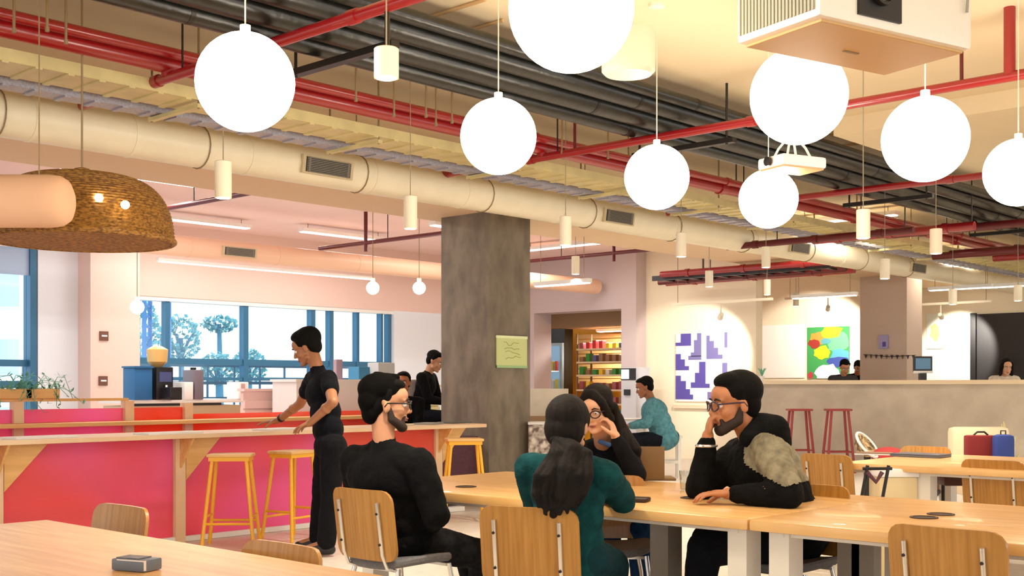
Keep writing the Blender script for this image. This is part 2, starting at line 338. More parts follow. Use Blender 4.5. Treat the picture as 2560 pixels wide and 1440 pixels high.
# white duct
def duct(v, z, r, u0, u1, m, label, grilles, joints):
    e = empty('air_duct', ((u0 + u1) / 2, v, z), 0, label, 'duct'); c = (u0 + u1) / 2
    MB().tube((u0 - c, 0, 0), (u1 - c, 0, 0), r, n=40).build('run', m, e, True)
    for j in joints: MB().tube((j - c - .012, 0, 0), (j - c + .012, 0, 0), r * 1.03, n=40).build('joint_band', m, e, True)
    for gu in grilles:
        a = math.radians(-8); X = V(1, 0, 0); N = V(0, -math.cos(a), math.sin(a)); Zz = X.cross(N)
        if Zz.z < 0: Zz = -Zz
        f = MB(); cc = V(gu - c, 0, 0) + N * (r + .012)
        g = MB().box(cc, (.52, .03, r * .95), (X, N, Zz)).build('grille', mat('grille_frame', (206, 188, 150), .5), e)
        MB().box(cc + N * .012, (.46, .012, r * .78), (X, N, Zz)).build('grille_throat', M['darkmetal'], g)
        for k in range(9): f.box(cc + N * .022 + Zz * ((k - 4) * r * .088), (.45, .006, .008), (X, N, Zz))
        for s in (-1, 1): f.box(cc + N * .022 + X * (.2 * s), (.02, .01, r * .8), (X, N, Zz))
        f.build('slat', mat('grille_slat', (120, 112, 98), .5), g)
    return e
gl = [Pv(px, 500, 7.70).x for px in (820, 1548, 2000, 2297)]
duct(7.87, 3.08, .155, -3, 23.5, M['duct'], 'long cream spiral duct crossing the whole ceiling', gl, [Pv(px, 500, 7.7).x for px in (100, 350, 640, 950, 1180, 1420, 1700, 1900, 2120)])
duct(13.2, 3.02, .13, 2.6, 16.5, M['ductpink'], 'blush coloured duct along the window side', [Pv(600, 630, 13.05).x], [Pv(px, 600, 13.1).x for px in (480, 700, 900)])
# cable trays
for k, (v, z, wd, m, lab) in enumerate(((6.93, 3.14, .34, M['tray'], 'yellowish wide cable tray between red main and cream duct'), (7.28, 3.12, .16, M['lavtray'], 'narrow perforated zinc tray next to the cream duct'))):
    e = empty('cable_tray', (6, v, z), 0, lab, 'tray')
    MB().bb((-9, -wd / 2, -.004), (15, wd / 2, .004)).build('base', m, e)
    for s in (-1, 1): MB().bb((-9, s * wd / 2 - .004, -.0), (15, s * wd / 2 + .004, .07)).build('side_rail', m, e)
    rb = MB()
    for j in range(120): rb.bb((-9 + j * .2, -wd / 2, -.014), (-8.96 + j * .2, wd / 2, -.004))
    tag(rb.build('rung', m, e), kind='stuff')
    if k == 0:
        for j in range(5): MB().tube((-9, -.12 + j * .05, .02), (15, -.12 + j * .05, .02), .013, n=8).build('cable', mat('cable', (70, 60, 52), .6), e, True)
for j in range(11):
    u = 1.2 + j * 1.55
    e = empty('tray_hanger', (u, 7.05, 3.11), 0, 'thin rod hanger under the trays, number %d from the camera' % (j + 1), 'hanger', 'tray hangers')
    e['label'] = 'thin galvanised rod hanger holding the cable trays'
    MB().bb((-.02, -.3, -.025), (.02, .32, 0)).build('cross_bar', M['tray'], e)
    for s in (-.28, .3): MB().tube((0, s, -.03), (0, s, CZ - 3.11), .008, n=6).build('rod', M['rod'], e, True)
    f = empty('duct_hanger', (u + .7, 7.87, 3.08), 0, 'thin wire loop hanging the cream duct', 'hanger', 'duct hangers')
    MB().path([(0, .162 * math.cos(a), .162 * math.sin(a)) for a in [math.radians(q) for q in range(0, 360, 20)]], .005, 5, closed=True).build('loop', M['rod'], f)
    MB().tube((0, .0, .16), (0, 0, CZ - 3.08), .006, n=6).build('rod', M['rod'], f)
for j, px in enumerate((35, 118, 165, 890, 985, 1065, 1090, 1130, 1405, 1520)):
    q = Pv(px, 200, 6.2 if j % 2 else 6.35); q.z = 3.2
    e = empty('hanger_rod', q, 0, 'thin vertical threaded rod hanging between black bundle and red main', 'hanger', 'loose threaded rods')
    MB().tube((0, 0, 0), (0, 0, CZ - 3.2), .008, n=6).build('rod', M['rod'], e, True)
    MB().tube((0, 0, -.015), (0, 0, .01), .012, n=8).build('nut', M['rod'], e, True)
# conduit lines on the ceiling
for j, (px0, py0, px1, py1) in enumerate(((990, 68, 1220, 2), (1080, 102, 1270, 55), (2000, 345, 2556, 245), (2040, 375, 2556, 300))):
    a, b = Pz(px0, py0, CZ - .012), Pz(px1, py1, CZ - .012); b.x = a.x
    tag(MB().tube(a, a.lerp(b, 1), .012, n=8).build('conduit', mat('conduit_cream', (196, 160, 110), .5), None, True), 'thin painted conduit fixed to the cream ceiling, %s' % ['nearest, top centre', 'second, right of the first', 'behind the upper right globe', 'right of the small projector'][j], 'conduit')
# far right services cluster: red sprinkler headers and dark cable ladder
for j, (u, v0, v1, z, r, m) in enumerate(((12.6, 8.0, 5.6, 2.98, .04, 'dred'), (13.3, 7.2, 5.2, 3.06, .05, 'red'), (15.4, 11.0, 8.0, 3.02, .05, 'red'), (15.9, 11.4, 8.1, 2.95, .045, 'dred'), (16.4, 11.6, 8.2, 2.98, .05, 'red'), (16.4, 7.0, 0, 3.1, .06, 'dred'), (17.6, 6.6, 0, 3.14, .06, 'red'))):
    pipe('sprinkler_header', (u, v0, z), (u, v1, z), r, M[m], ['dark red header pipe low under the black bundle at right', 'red header pipe right of the last small globe', 'first red pipe above the purple print', 'second dark red pipe above the purple print', 'third red pipe above the purple print', 'dark red pipe at the right rear ceiling', 'last red pipe at the right rear ceiling'][j], clamps=3)
e = empty('cable_ladder', (15.7, 9.6, 2.93), 0, 'black cable ladder above the purple print', 'tray')
for s in (-.25, .25): MB().bb((s - .02, -1.5, 0), (s + .02, 1.6, .08)).build('side_rail', M['dark'], e)
for j in range(12): MB().bb((-.25, -1.4 + j * .26, .01), (.25, -1.36 + j * .26, .04)).build('rung', M['dark'], e)
# wall-side trough lights in the far right ceiling
for j, (px, py, wd) in enumerate(((1405, 711, .9), (2060, 742, 1.1), (2400, 722, 1.0), (2520, 716, .8))):
    q = P(px, py, 15 if j == 0 else 18.5)
    e = empty('strip_light', q, math.radians(90) if j else math.radians(90), 'slim lit strip light %s' % ['above the snack alcove', 'above the floral painting', 'right of the mauve pillar near the ceiling', 'above the black doorway'][j], 'lamp', 'strip lights')
    MB().bb((-wd / 2, -.05, 0), (wd / 2, .05, .05)).build('housing', M['white'], e); MB().bb((-wd / 2 + .02, -.04, -.012), (wd / 2 - .02, .04, 0)).build('diffuser', emis('strip_glow', (255, 246, 228), 5), e)
    for s in (-.4, .4): MB().tube((s * wd, 0, .05), (s * wd, 0, CZ - q.z), .004, n=5).build('wire', M['rod'], e)
# ================================================================== GLOBES
GD = .40
globes = [(613, 205, 246, 'large lit opal globe pendant left of the picture middle'), (1246, 341, 190, 'second lit opal globe pendant, above the concrete column'), (1642, 443, 162, 'third lit opal globe pendant in the left row'), (1921, 497, 147, 'smallest and farthest lit globe pendant in the left row'),
          (1428, 22, 314, 'biggest lit globe pendant, cut by the top edge'), (1997, 240, 241, 'lit globe pendant half hidden behind the big white projector'), (2313, 348, 212, 'lit globe pendant right of the small projector'), (2546, 431, 168, 'lit globe pendant cut by the right edge'),
          ]
def globe(q, label, hide=False):
    e = empty('globe_pendant', q, 0, label, 'pendant lamp', 'opal globe pendants')
    MB().ell((0, 0, 0), (GD / 2,) * 3, n=40, m=24).build('globe', M['globe'], e, 'all')
    MB().tube((0, 0, GD / 2 - .006), (0, 0, GD / 2 + .03), .022).build('cap', M['lamp_white'], e, True)
    MB().tube((0, 0, GD / 2 + .02), (0, 0, CZ - q.z - .02), .0035, n=6).build('cord', mat('pale_cord', (232, 224, 200), .5), e, True)
    MB().lathe((0, 0, CZ - q.z), [(.05, 0), (.05, -.02), (.01, -.03)], 20).build('ceiling_rose', M['lamp_white'], e, True)
for px, py, dia, lab in globes: globe(P(px, py, GD * F / dia), lab)
# the same rows go on behind and beside the camera
for k, (x, y) in enumerate(((2.6, -.2), (.9, 2.2), (5.2, -2.0), (7.6, -2.4), (-.8, 3.6))):
    globe(V(x, y, 2.62), 'lit opal globe pendant of the same rows, outside the picture')
# ================================================================== CAN PENDANTS
cans = [(966, 158, 62, 75, 'short white can pendant under the black pipes at top left', .98), (558, 449, 42, 92, 'white cylinder pendant above the wicker shade side, leftmost', 1),
        (1026, 531, 34, 82, 'white cylinder pendant left of the concrete column', 1), (1414, 577, 30, 72, 'white cylinder pendant just right of the concrete column', 1),
        (1703, 612, 26, 60, 'white cylinder pendant below the third globe', 1), (1915, 643, 22, 52, 'small white cylinder pendant above the purple print side', 1), (1439, 663, 20, 45, 'small white cylinder pendant above the alcove opening', 1),
        (1773, 697, 20, 40, 'small blush cylinder pendant before the red header pipes', 1), (1918, 718, 17, 38, 'tiny cylinder pendant under the black cable ladder', 1),
        (2158, 560, 34, 72, 'white cylinder pendant right of the last small globe', 1), (2340, 603, 30, 62, 'beige cylinder pendant at far right under the dark pipes', 1), (2212, 672, 24, 50, 'cylinder pendant in front of the mauve pillar', 1),
        (2382, 742, 20, 38, 'little downlight pendant left of the black doorway', 1), (2545, 732, 20, 40, 'little downlight pendant above the black doorway', 1), (1990, 748, 14, 34, 'tiny downlight pendant above the floral painting', 1)]
for k, (px, py, wd, hh, lab, _) in enumerate(cans):
    d = .1 * F / wd; q = P(px, py, d); h2 = hh * d / F / 2; z1 = CZ - q.z; r = .05
    e = empty('can_pendant', q, 0, lab, 'pendant lamp', 'white cylinder pendants')
    MB().lathe((0, 0, 0), [(r, -h2), (r, h2 - .004), (r * .9, h2), (.012, h2 + .002)], 28).build('can', M['lamp_white'], e, True)
    MB().lathe((0, 0, 0), [(r * .8, -h2 - .002), (.0, -h2 - .0021)], 20).build('bulb', M['lampbulb'], e)
    MB().tube((0, 0, h2), (0, 0, z1), .0035, n=6).build('cord', mat('grey_cord', (150, 138, 112), .5), e, True)
    if k not in (8, 14): spot('downlight', q + V(0, 0, -h2 - .03), q + V(0, 0, -3), SPOT_W, size=95, parent=None)
# bare glowing bulbs by the window
for px, dd, lab in ((932, 15.4, 'left bare round bulb glowing before the window header'), (1048, 15.6, 'right bare round bulb glowing before the window header'), (343, 14.6, 'round white lamp seen in the upper left of the window band')):
    py = 720 if px > 500 else 768; q = P(px, py, dd)
    e = empty('bulb_pendant', q, 0, lab, 'pendant lamp', 'bare bulb pendants')
    MB().ell((0, 0, 0), (.085,) * 3, n=20, m=12).build('bulb', M['globe'], e, 'all'); MB().tube((0, 0, .08), (0, 0, CZ - q.z), .005, n=6).build('cord', M['rod'], e)
    MB().tube((0, 0, .075), (0, 0, .13), .03).build('socket', M['lamp_white'], e, True)
# ceiling troughs of the window bay and the rear hall: bay strips follow streaks on the ceiling, rear ones added to brighten
def trough(x, y, z, ln, ang, lab, watts, col=(1, .97, .94), grp='ceiling trough lights'):
    e = empty('trough_light', (x, y, z), ang, lab, 'lamp', grp)
    MB().bb((-ln / 2, -.07, 0), (ln / 2, .07, .05)).build('housing', M['white'], e); MB().bb((-ln / 2 + .02, -.055, -.012), (ln / 2 - .02, .055, 0)).build('diffuser', emis('trough_glow', (255, 246, 240), 3), e)
    for s_ in (-.42, .42): MB().tube((s_ * ln, 0, .05), (s_ * ln, 0, CZ - z), .005, n=5).build('wire', M['rod'], e)
    l = bpy.data.lights.new('trough_lamp', 'AREA'); l.shape = 'RECTANGLE'; l.size = ln; l.size_y = .1; l.energy = watts; l.color = col
    o = bpy.data.objects.new('trough_lamp', l); COL.objects.link(o); o.location = (x, y, z - .03); o.rotation_euler = (0, 0, ang); 
for k, (px, v, lab) in enumerate(((60, 11.2, 'above the fabric cylinder'), (330, 11.6, 'behind the leftmost white cylinder pendant'), (660, 11.2, 'beyond the cream duct grille'), (860, 13.9, 'by the window header middle'), (500, 14.2, 'by the window header left'), (1180, 12.0, 'added out of view behind the concrete column'))):  # the one behind the column is unseen, added for more light
    q = Pv(px, 500, v); trough(q.x, v, 3.5, 1.6, 0, 'white trough light of the window bay ' + lab, 24)
for k, (x, y, lab) in enumerate(((14.2, 3.5, 'above the tables at right'), (14.8, 7.6, 'before the reception desk'), (19.6, 8.6, 'behind the reception desk'), (20.4, 4.6, 'in front of the black doorway'), (14.6, 12.4, 'in front of the snack alcove'), (18.0, 13.9, 'inside the snack alcove'), (18.4, 1.6, 'at the right end of the reception'))):
    trough(x, y, 2.30 if k == 5 else 3.5, .9 if k == 5 else 1.6, math.pi / 2, 'white trough light added ' + lab, 34 if k == 5 else 26, (1, .93, .82))  # these troughs are added to brighten the rear hall and alcove
# slim track light along window header
q0, q1 = P(700, 672, 13.9), P(1095, 690, 16.4); q1.y = q0.y = 12.6; q0.x -= .5
e = empty('track_light', (q0 + q1) / 2, 0, 'slim lit track running below the blush duct', 'lamp'); L = (q1.x - q0.x) / 2; e.location.z = 2.82; e.location.y = 13.3
MB().bb((-L, -.03, 0), (L, .03, .04)).build('housing', M['white'], e); MB().bb((-L + .02, -.02, -.01), (L - .02, .02, 0)).build('diffuser', emis('strip_glow', (255, 246, 228), 5), e)
# track spots
def trackspot(px, py, u, aim, lab, watts, size=50):
    q = Pu(px, py, u); e = empty('track_spot', q, 0, lab, 'spotlight')
    d = (Vector(aim) - q).normalized()
    MB().tube(V(0, 0, 0) - d * .07, d * .07, .035, .045, n=16).build('head', M['lamp_white'], e, True)
    MB().tube((0, 0, .03), (0, 0, .2), .012, n=8).build('arm', M['lamp_white'], e, True)
    MB().bb((-.03, -.9, .2), (.03, .9, .24)).build('track', M['lamp_white'], e)
    for s in (-.8, .8): MB().tube((0, s, .24), (0, s, CZ - q.z), .005, n=5).build('wire', M['rod'], e)
    spot('track_spot_beam', q + d * .09, aim, watts, (1, .93, .82), size, .35, .03)
trackspot(1802, 790, 15.6, Pu(1752, 905, UW), 'white track spotlight aimed at the purple print', 120, 66)
trackspot(2352, 790, 20.6, Pu(2400, 870, UF), 'white track spotlight aimed left of the black doorway', 160, 60)
trackspot(2070, 770, 20.4, Pu(2060, 870, UF), 'white track spotlight aimed at the floral painting', 190, 75)
# ================================================================== PROJECTORS, DRUM, WICKER
zp = 2.42
n_, l_, r_, b_ = Pz(2050, 38, zp), Pz(1842, 113, zp), Pz(2432, 126, zp), Pz(2190, 184, zp)
X = (r_ - n_); Y = (l_ - n_); LX, LY = X.length, Y.length; X.normalize(); Y = (Y - X * Y.dot(X)).normalized(); LY = max(LY, .36)
c = n_ + X * LX / 2 + Y * LY / 2; e = empty('projector', c, 0, 'big white ceiling projector with black lens window at upper right', 'projector')
PW = mat('projector_white', (244, 236, 222), .35); ax = (X, Y, V(0, 0, 1)); hh = .24
MB().box((0, 0, hh / 2), (LX, LY, hh), ax, .02).build('housing', PW, e, True)
MB().box(V(0, 0, -.004) , (LX * .93, LY * .9, .012), ax, .005).build('base_plate', mat('projector_base', (206, 164, 108), .5), e)
f = -Y * (LY / 2)
lw = X * (-LX / 2 + LX * .36)
MB().box(f + lw + V(0, 0, .125) - Y * .003, (LX * .27, .014, .19), ax).build('lens_window', M['dark'], e)
lb = MB().lathe(f + lw + V(0, 0, .125), [(.055, -.0), (.055, .03), (.045, .03), (.045, .02), (.0, .012)], 28, (X, V(0, 0, 1), -Y)).build('lens', M['dark'], e, True)
MB().lathe(f + lw + V(0, 0, .125), [(.04, .0215), (.02, .03), (0, .033)], 24, (X, V(0, 0, 1), -Y)).build('lens_glass', mat('lens_glass', (60, 78, 50), .05, spec=1), lb, True)
gm = mat('projector_grille', (158, 158, 142), .5)
for k in range(22): MB().box(-X * (LX / 2 + .003) + Y * (-LY / 2 + .025 + k * (LY - .05) / 21) + V(0, 0, .125), (.008, .006, .2), ax).build('vent_fin', gm, e)
MB().box(-X * (LX / 2 + .0) + V(0, 0, .125), (.004, LY - .04, .2), ax).build('vent_panel', mat('vent_panel', (196, 194, 172), .6), e)
MB().box(X * (.0) + Y * .02 + V(0, 0, -.0115), (.07, .012, .003), ax).build('maker_mark', mat('mark_grey', (150, 124, 88), .6), e)
MB().path([X * (LX * .42) - Y * (LY / 2 + .01) + V(0, 0, .26), X * (LX * .43) - Y * (LY / 2 + .02) + V(0, 0, .18), X * (LX * .44) - Y * (LY / 2 + .01) + V(0, 0, .12)], .005, 6).build('tag_cord', gm, e)
MB().tube((0, 0, hh), (0, 0, CZ - zp), .03).build('mount_pole', PW, e, True)
for s in (-1, 1): MB().box(X * (.14 * s) + V(0, 0, hh + .03), (.03, .2, .05), ax).build('mount_arm', PW, e)
# small projector
q = P(1980, 410, 7.7); e = empty('projector', q, math.radians(-20), 'small white projector on a ceiling bracket above the last globe', 'projector')
MB().box((0, 0, 0), (.36, .26, .075), bev=.02).build('housing', M['white'], e, True)
MB().box((0, 0, -.04), (.33, .23, .01)).build('base_plate', mat('projector_base', (206, 164, 108), .5), e)
MB().lathe((-.19, 0, 0), [(.03, 0), (.03, .02), (0, .024)], 20, (V(0, 1, 0), V(0, 0, 1), V(-1, 0, 0))).build('lens', M['dark'], e, True)
for sx in (-1, 1):
    for sy in (-1, 1): MB().path([(.1 * sx, .07 * sy, .03), (.07 * sx, .05 * sy, .1), (.03 * sx, .02 * sy, .16)], .008, 8).build('bracket_arm', M['white'], e, True)
MB().tube((0, 0, .14), (0, 0, CZ - q.z), .022).build('mount_pole', M['white'], e, True)
# white drum at top
q = P(1571, 132, 6.4); e = empty('drum_pendant', q, 0, 'pale unlit drum hanging behind the biggest globe', 'pendant lamp')
MB().lathe((0, 0, 0), [(.125, -.12), (.145, -.1), (.145, .1), (.13, .125), (.02, .13)], 32).build('drum', mat('drum_cream', (232, 220, 194), .5), e, True)
MB().tube((0, 0, .12), (0, 0, CZ - q.z), .014).build('stem', M['lamp_white'], e, True)
MB().lathe((0, 0, CZ - q.z), [(.13, 0), (.13, -.03), (.05, -.06)], 28).build('ceiling_rose', M['lamp_white'], e, True)
# wicker shade
dW = 7.0; q = P(205, 600, dW); R0 = 222 / F * dW
e = empty('wicker_pendant', q, 0, 'large woven wicker dome pendant at the left edge', 'pendant lamp')
wk = bpy.data.materials.new('wicker'); wk.use_nodes = True; nt = wk.node_tree; p = nt.nodes['Principled BSDF']
tc = nt.nodes.new('ShaderNodeTexCoord'); n1 = nt.nodes.new('ShaderNodeTexNoise'); n1.inputs['Scale'].default_value = 42; n1.inputs['Detail'].default_value = 2
mp = nt.nodes.new('ShaderNodeMapping'); mp.inputs['Scale'].default_value = (1, 1, 2.2); nt.links.new(tc.outputs['Object'], mp.inputs[0]); nt.links.new(mp.outputs[0], n1.inputs[0])
r = nt.nodes.new('ShaderNodeValToRGB'); r.color_ramp.elements[0].position = .38; r.color_ramp.elements[1].position = .62
r.color_ramp.elements[0].color = s2l((104, 66, 18)) + (1,); r.color_ramp.elements[1].color = s2l((168, 120, 48)) + (1,)
nt.links.new(n1.outputs[0], r.inputs[0]); nt.links.new(r.outputs[0], p.inputs['Base Color']); p.inputs['Roughness'].default_value = .65
tr = nt.nodes.new('ShaderNodeBump'); tr.inputs['Strength'].default_value = .6; nt.links.new(n1.outputs[0], tr.inputs['Height']); nt.links.new(tr.outputs[0], p.inputs['Normal'])
def prof(inner=0):
    out = []
    for i in range(0, 61):
        t = i / 60; a = t * math.pi / 2
        r = R0 * (math.cos(a) ** .5) if i < 60 else 0.0; z = .385 * math.sin(a) ** .95
        wv = .006 * math.sin(i * math.pi) + (.005 if i % 2 else -.003)
        out.append((max(r + wv - inner, .0), z - inner * .6))
    return out
MB().lathe((0, 0, 0), prof(), 72).build('outer_weave', wk, e, True)
MB().lathe((0, 0, 0), prof(.022), 72).build('inner_weave', wk, e, True)
MB().path([(R0 * math.cos(a), R0 * math.sin(a), 0) for a in [i * math.pi / 24 for i in range(48)]], .018, 8, closed=True).build('rim', wk, e, True)
MB().lathe((0, 0, .38), [(.05, -.01), (.045, .04), (.01, .05)], 16).build('top_knot', wk, e, True)
MB().tube((0, 0, .42), (0, 0, CZ - q.z), .006, n=6).build('cord', M['rod'], e)
for px, py in ((247, 495), (313, 512)):
    tgt = P(px, py, dW - R0 * .82) - q
    MB().ell(tgt * 1.0 , (.024,) * 3, n=12, m=8).build('lit_hole', emis('bulb', (255, 236, 200), 14), e)
# pink cylinder beside the wicker
e = empty('fabric_cylinder', P(40, 503, 6.15), 0, 'blush pink cylinder lying in front of the wicker dome', 'lamp shade')
Rc = 66 / F * 6.15; xx = RT
pr = [(Rc * .0, .29), (Rc * .55, .285), (Rc * .8, .268), (Rc * .95, .235), (Rc, .18), (Rc, -.9)]
MB().lathe((0, 0, 0), pr[::-1], 40, (FW, UP, RT)).build('shade', mat('blush_fabric', (232, 186, 150), .75), e, True)
for s in (-.1, .12): MB().tube(RT * s + V(0, 0, Rc), RT * s + V(0, 0, CZ - e.location.z), .004, n=5).build('cord', M['rod'], e)
# ================================================================== PINK COUNTER
CV = 8.22; ZC = .88; u0, u1 = 1.0, P(1217, 1050, Dv(1217, CV)).x
e = empty('pink_counter', ((u0 + u1) / 2, CV + .3, 0), 0, 'long high counter with pink acrylic front and pale plywood frame', 'counter'); cx, cy = (u0 + u1) / 2, CV + .3
def L(p): return V(p[0] - cx, p[1] - cy, p[2])
MB().bb(L((u0, CV, ZC - .035)), L((u1, CV + .62, ZC)), .006).build('counter_top', M['pine'], e)
posts = [Dv(p, CV + .2) * (CS + (p - 1280) / F * SN) for p in (0, 452, 1098)]
posts = [posts[0] - .02, posts[1], posts[2]]
for k, u in enumerate([posts[0] - 2.2] + posts):
    MB().bb(L((u - .045, CV + .2, 0)), L((u + .045, CV + .3, ZC - .035))).build('post', M['pine'], e)
    MB().prism([L((u + .05, CV + .2, ZC - .036)), L((u + .05, CV + .2, .52)), L((u + .05, CV + .2, .5)), L((u + .38, CV + .2, ZC - .036))], (0, .02, 0)).build('gusset', M['rail'], e)
    MB().prism([L((u - .01, CV + .2, ZC - .036)), L((u - .01, CV + .2, .6)), L((u - .01, CV + .01, ZC - .036))], (.02, 0, 0)).build('bracket', M['rail'], e)
ps = [posts[0] - 2.2] + posts
for a, b, m in ((ps[0], ps[1], 'pink'), (ps[1], ps[2], 'pink'), (ps[2], ps[3], 'pink')):
    seg = 3 if b - a > 3 else 1
    MB().bb(L((a + .05, CV + .24, .045)), L((b - .05, CV + .252, ZC - .04))).build('front_panel', M[m] if a < ps[2] - .1 else M['pink'], e)
us = Dv(845, CV + .2) * (CS + (845 - 1280) / F * SN)
MB().bb(L((us, CV + .225, .045)), L((ps[3] - .05, CV + .238, ZC - .04))).build('front_panel', M['orange'], e)
MB().bb(L((ps[0], CV + .212, .002)), L((u1 - .1, CV + .29, .045))).build('bottom_rail', M['white'], e)
MB().bb(L((ps[1] + .1, CV + .3, .35)), L((ps[2], CV + .34, .39))).build('inner_brace', M['orange'], e)
MB().box(L((ps[1] + .95, CV + .3, .45)), (1.7, .02, .05), (V(.88, 0, -.47), V(0, 1, 0), V(.47, 0, .88))).build('inner_brace', M['orange'], e)
# rear counter
RV = 10.0; uE = Pv(1100, 1040, RV).x
e = empty('rear_counter', (5, RV, 0), 0, 'rear pink counter with raised pale wood rail frame', 'counter')
ur = Pv(650, 1000, RV).x - 5; uu = lambda px, v=RV + .3: Pv(px, 1000, v).x - 5
MB().bb((-3.5, 0, .895), (ur + 1.9, .34, .93), .005).build('lower_rail', M['rail'], e)
MB().bb((-3.5, .3, 1.12), (uu(322), .36, 1.145)).build('upper_rail', M['rail'], e)
MB().bb((uu(322), .3, 1.09), (uu(610), .36, 1.105)).build('upper_rail', M['white'], e)
for px in (45, 322, 470): MB().bb((uu(px) - .045, .28, 0), (uu(px) + .045, .37, 1.12 if px < 400 else 1.09)).build('post', M['pine'], e)
MB().bb((-3.5, .32, .05), (uu(322) - .05, .333, 1.05)).build('back_panel', M['pink'], e)
MB().bb((uu(322) + .05, .32, .05), (uu(470) - .05, .333, 1.05)).build('back_panel', M['orange'], e)
MB().bb((uu(470) + .05, .32, .05), (uE - 5, .333, .98)).build('back_panel', M['orange'], e)
# papers on counters
for k, (px, py, v, wd, dp, ang, lab) in enumerate(((110, 1094, CV + .12, .5, .2, .1, 'flat white laptop lying at the left end of the pink counter'), (430, 1083, CV + .1, .5, .22, .05, 'white papers left of the gusset on the pink counter'),
    (700, 1070, CV + .15, .4, .2, .2, 'white sheet under the leaning man\'s hands'), (1080, 1042, CV + .25, .3, .2, .4, 'grey magazine at the right end of the pink counter'), (1145, 1040, CV + .3, .32, .2, .1, 'dark folder at the right end of the pink counter'), (1010, 1047, CV + .2, .2, .18, .2, 'cream notebook on the pink counter by the capped man'))):
    q = Pv(px, py, v); tag(MB().box((0, 0, .008), (wd, dp, .016), bev=.003).build('paper_stack' if k in (1, 2) else 'notebook', M['paper'] if k < 3 else mat('grey_cover_%d' % k, [(150, 150, 140), (96, 96, 88), (226, 214, 180)][k - 3], .6)), lab, 'paper')
    o = bpy.data.objects[-1] if False else None
    ob = COL.objects[-1]; ob.location = (q.x, v + .05, ZC); ob.rotation_euler[2] = ang
# coffee table by window
TV = 12.0
ua, ub = Pv(325, 1000, TV).x, Pv(612, 1000, TV).x
e = empty('coffee_counter', ((ua + ub) / 2, TV + .35, 0), 0, 'white topped coffee counter under the window band', 'counter'); Lx = (ub - ua) / 2
MB().bb((-Lx, -.35, 1.06), (Lx, .35, 1.10)).build('counter_top', M['white'], e)
MB().bb((-Lx + .03, -.3, 0), (Lx - .03, .3, 1.03)).build('carcass', M['beige'], e)
MB().bb((-Lx + .06, -.31, 1.03), (Lx - .3, -.28, 1.06)).build('dark_band', M['dark'], e)  # plain dark strip below the counter top
def onc(px0, px1, py0, name, m, lab, cat, v=TV + .1, bev=.01, z=1.10, extra=None):
    a, b = Pv(px0, 990, v), Pv(px1, 990, v); h = P(0, py0, Dv((px0 + px1) / 2, v)).z - z; c = (a + b) / 2; w_ = (b - a).length
    e = empty(name, (c.x, v, z), 0, lab, cat)
    MB().bb((-w_ / 2, -.13, 0), (w_ / 2, .13, h), bev).build('body', m, e, True)
    if extra: extra(e, w_, h)
    return e
onc(322, 366, 920, 'storage_bin', M['blue'], 'blue square bin on the coffee counter', 'bin', extra=lambda e, w_, h: MB().bb((-w_ / 2 - .01, -.14, h), (w_ / 2 + .01, .14, h + .02)).build('lid', M['blue'], e))
def cm(e, w_, h):
    MB().bb((-w_ * .35, -.15, h * .55), (w_ * .35, -.12, h * .85)).build('screen', mat('screen_blue', (70, 80, 130), .3), e)
    MB().lathe((-.02, 0, h), [(.05, 0), (.11, .06), (.12, .2), (.05, .24)], 20).build('bean_hopper', mat('hopper_amber', (226, 186, 110), .3), e, True)
    MB().bb((-w_ * .25, -.2, .02), (w_ * .25, -.12, .06)).build('drip_tray', M['chrome'], e)
    MB().tube((0, -.16, h * .45), (0, -.16, h * .35), .015).build('spout', M['chrome'], e, True)
onc(376, 418, 918, 'coffee_machine', M['dark'], 'black coffee machine with amber hopper', 'coffee machine', extra=cm)
onc(410, 440, 968, 'dispenser_box', M['dark'], 'small black box right of the coffee machine', 'box', v=TV - .1, extra=lambda e, w_, h: MB().bb((-w_ * .4, -.135, h * .6), (w_ * .4, -.13, h * .9)).build('slot', M['darkmetal'], e))
onc(472, 494, 925, 'bottle_dispenser', mat('dispenser_grey', (120, 110, 120), .4), 'tall dark dispenser on the coffee counter', 'dispenser', extra=lambda e, w_, h: MB().tube((0, 0, h), (0, 0, h + .03), w_ * .3).build('cap', M['dark'], e, True))
onc(446, 468, 955, 'paper_roll', M['paper'], 'white roll between black box and tall dispenser', 'paper roll')
onc(582, 606, 955, 'menu_card', M['paper'], 'white standing card at the right of the coffee counter', 'card', extra=lambda e, w_, h: MB().bb((-w_ * .3, -.136, h * .2), (w_ * .1, -.131, h * .9)).build('print', mat('card_pink', (210, 160, 160), .7), e))
# booth benches behind the counter, slatted
BV = 11.3
for k, (pa, pb, top, m, lab) in enumerate(((612, 752, 978, (244, 214, 208), 'blush slatted booth back left of the leaning man'), (845, 905, 1000, (238, 226, 190), 'cream slatted booth back between the two dark dressed men'), (1030, 1100, 968, (232, 220, 172), 'cream slatted booth back left of the concrete column'))):
    a, b = Pv(pa, top, BV), Pv(pb, top, BV); zt = (a.z + b.z) / 2; c = (a + b) / 2; w_ = abs(b.x - a.x)
    e = empty('booth_back', (c.x, BV, 0), 0, lab, 'booth'); mm = mat('booth_%d' % k, m, .7)
    MB().bb((-w_ / 2, .03, 0), (w_ / 2, .08, zt)).build('frame', mm, e)
    nS = int(zt / .11)
    for j in range(nS): MB().bb((-w_ / 2, 0, j * .11 + .01), (w_ / 2, .03, j * .11 + .1), .004).build('slat', mm, e)
    MB().bb((-w_ / 2 - .02, -.02, zt), (w_ / 2 + .02, .12, zt + .03)).build('cap_rail', mm, e)
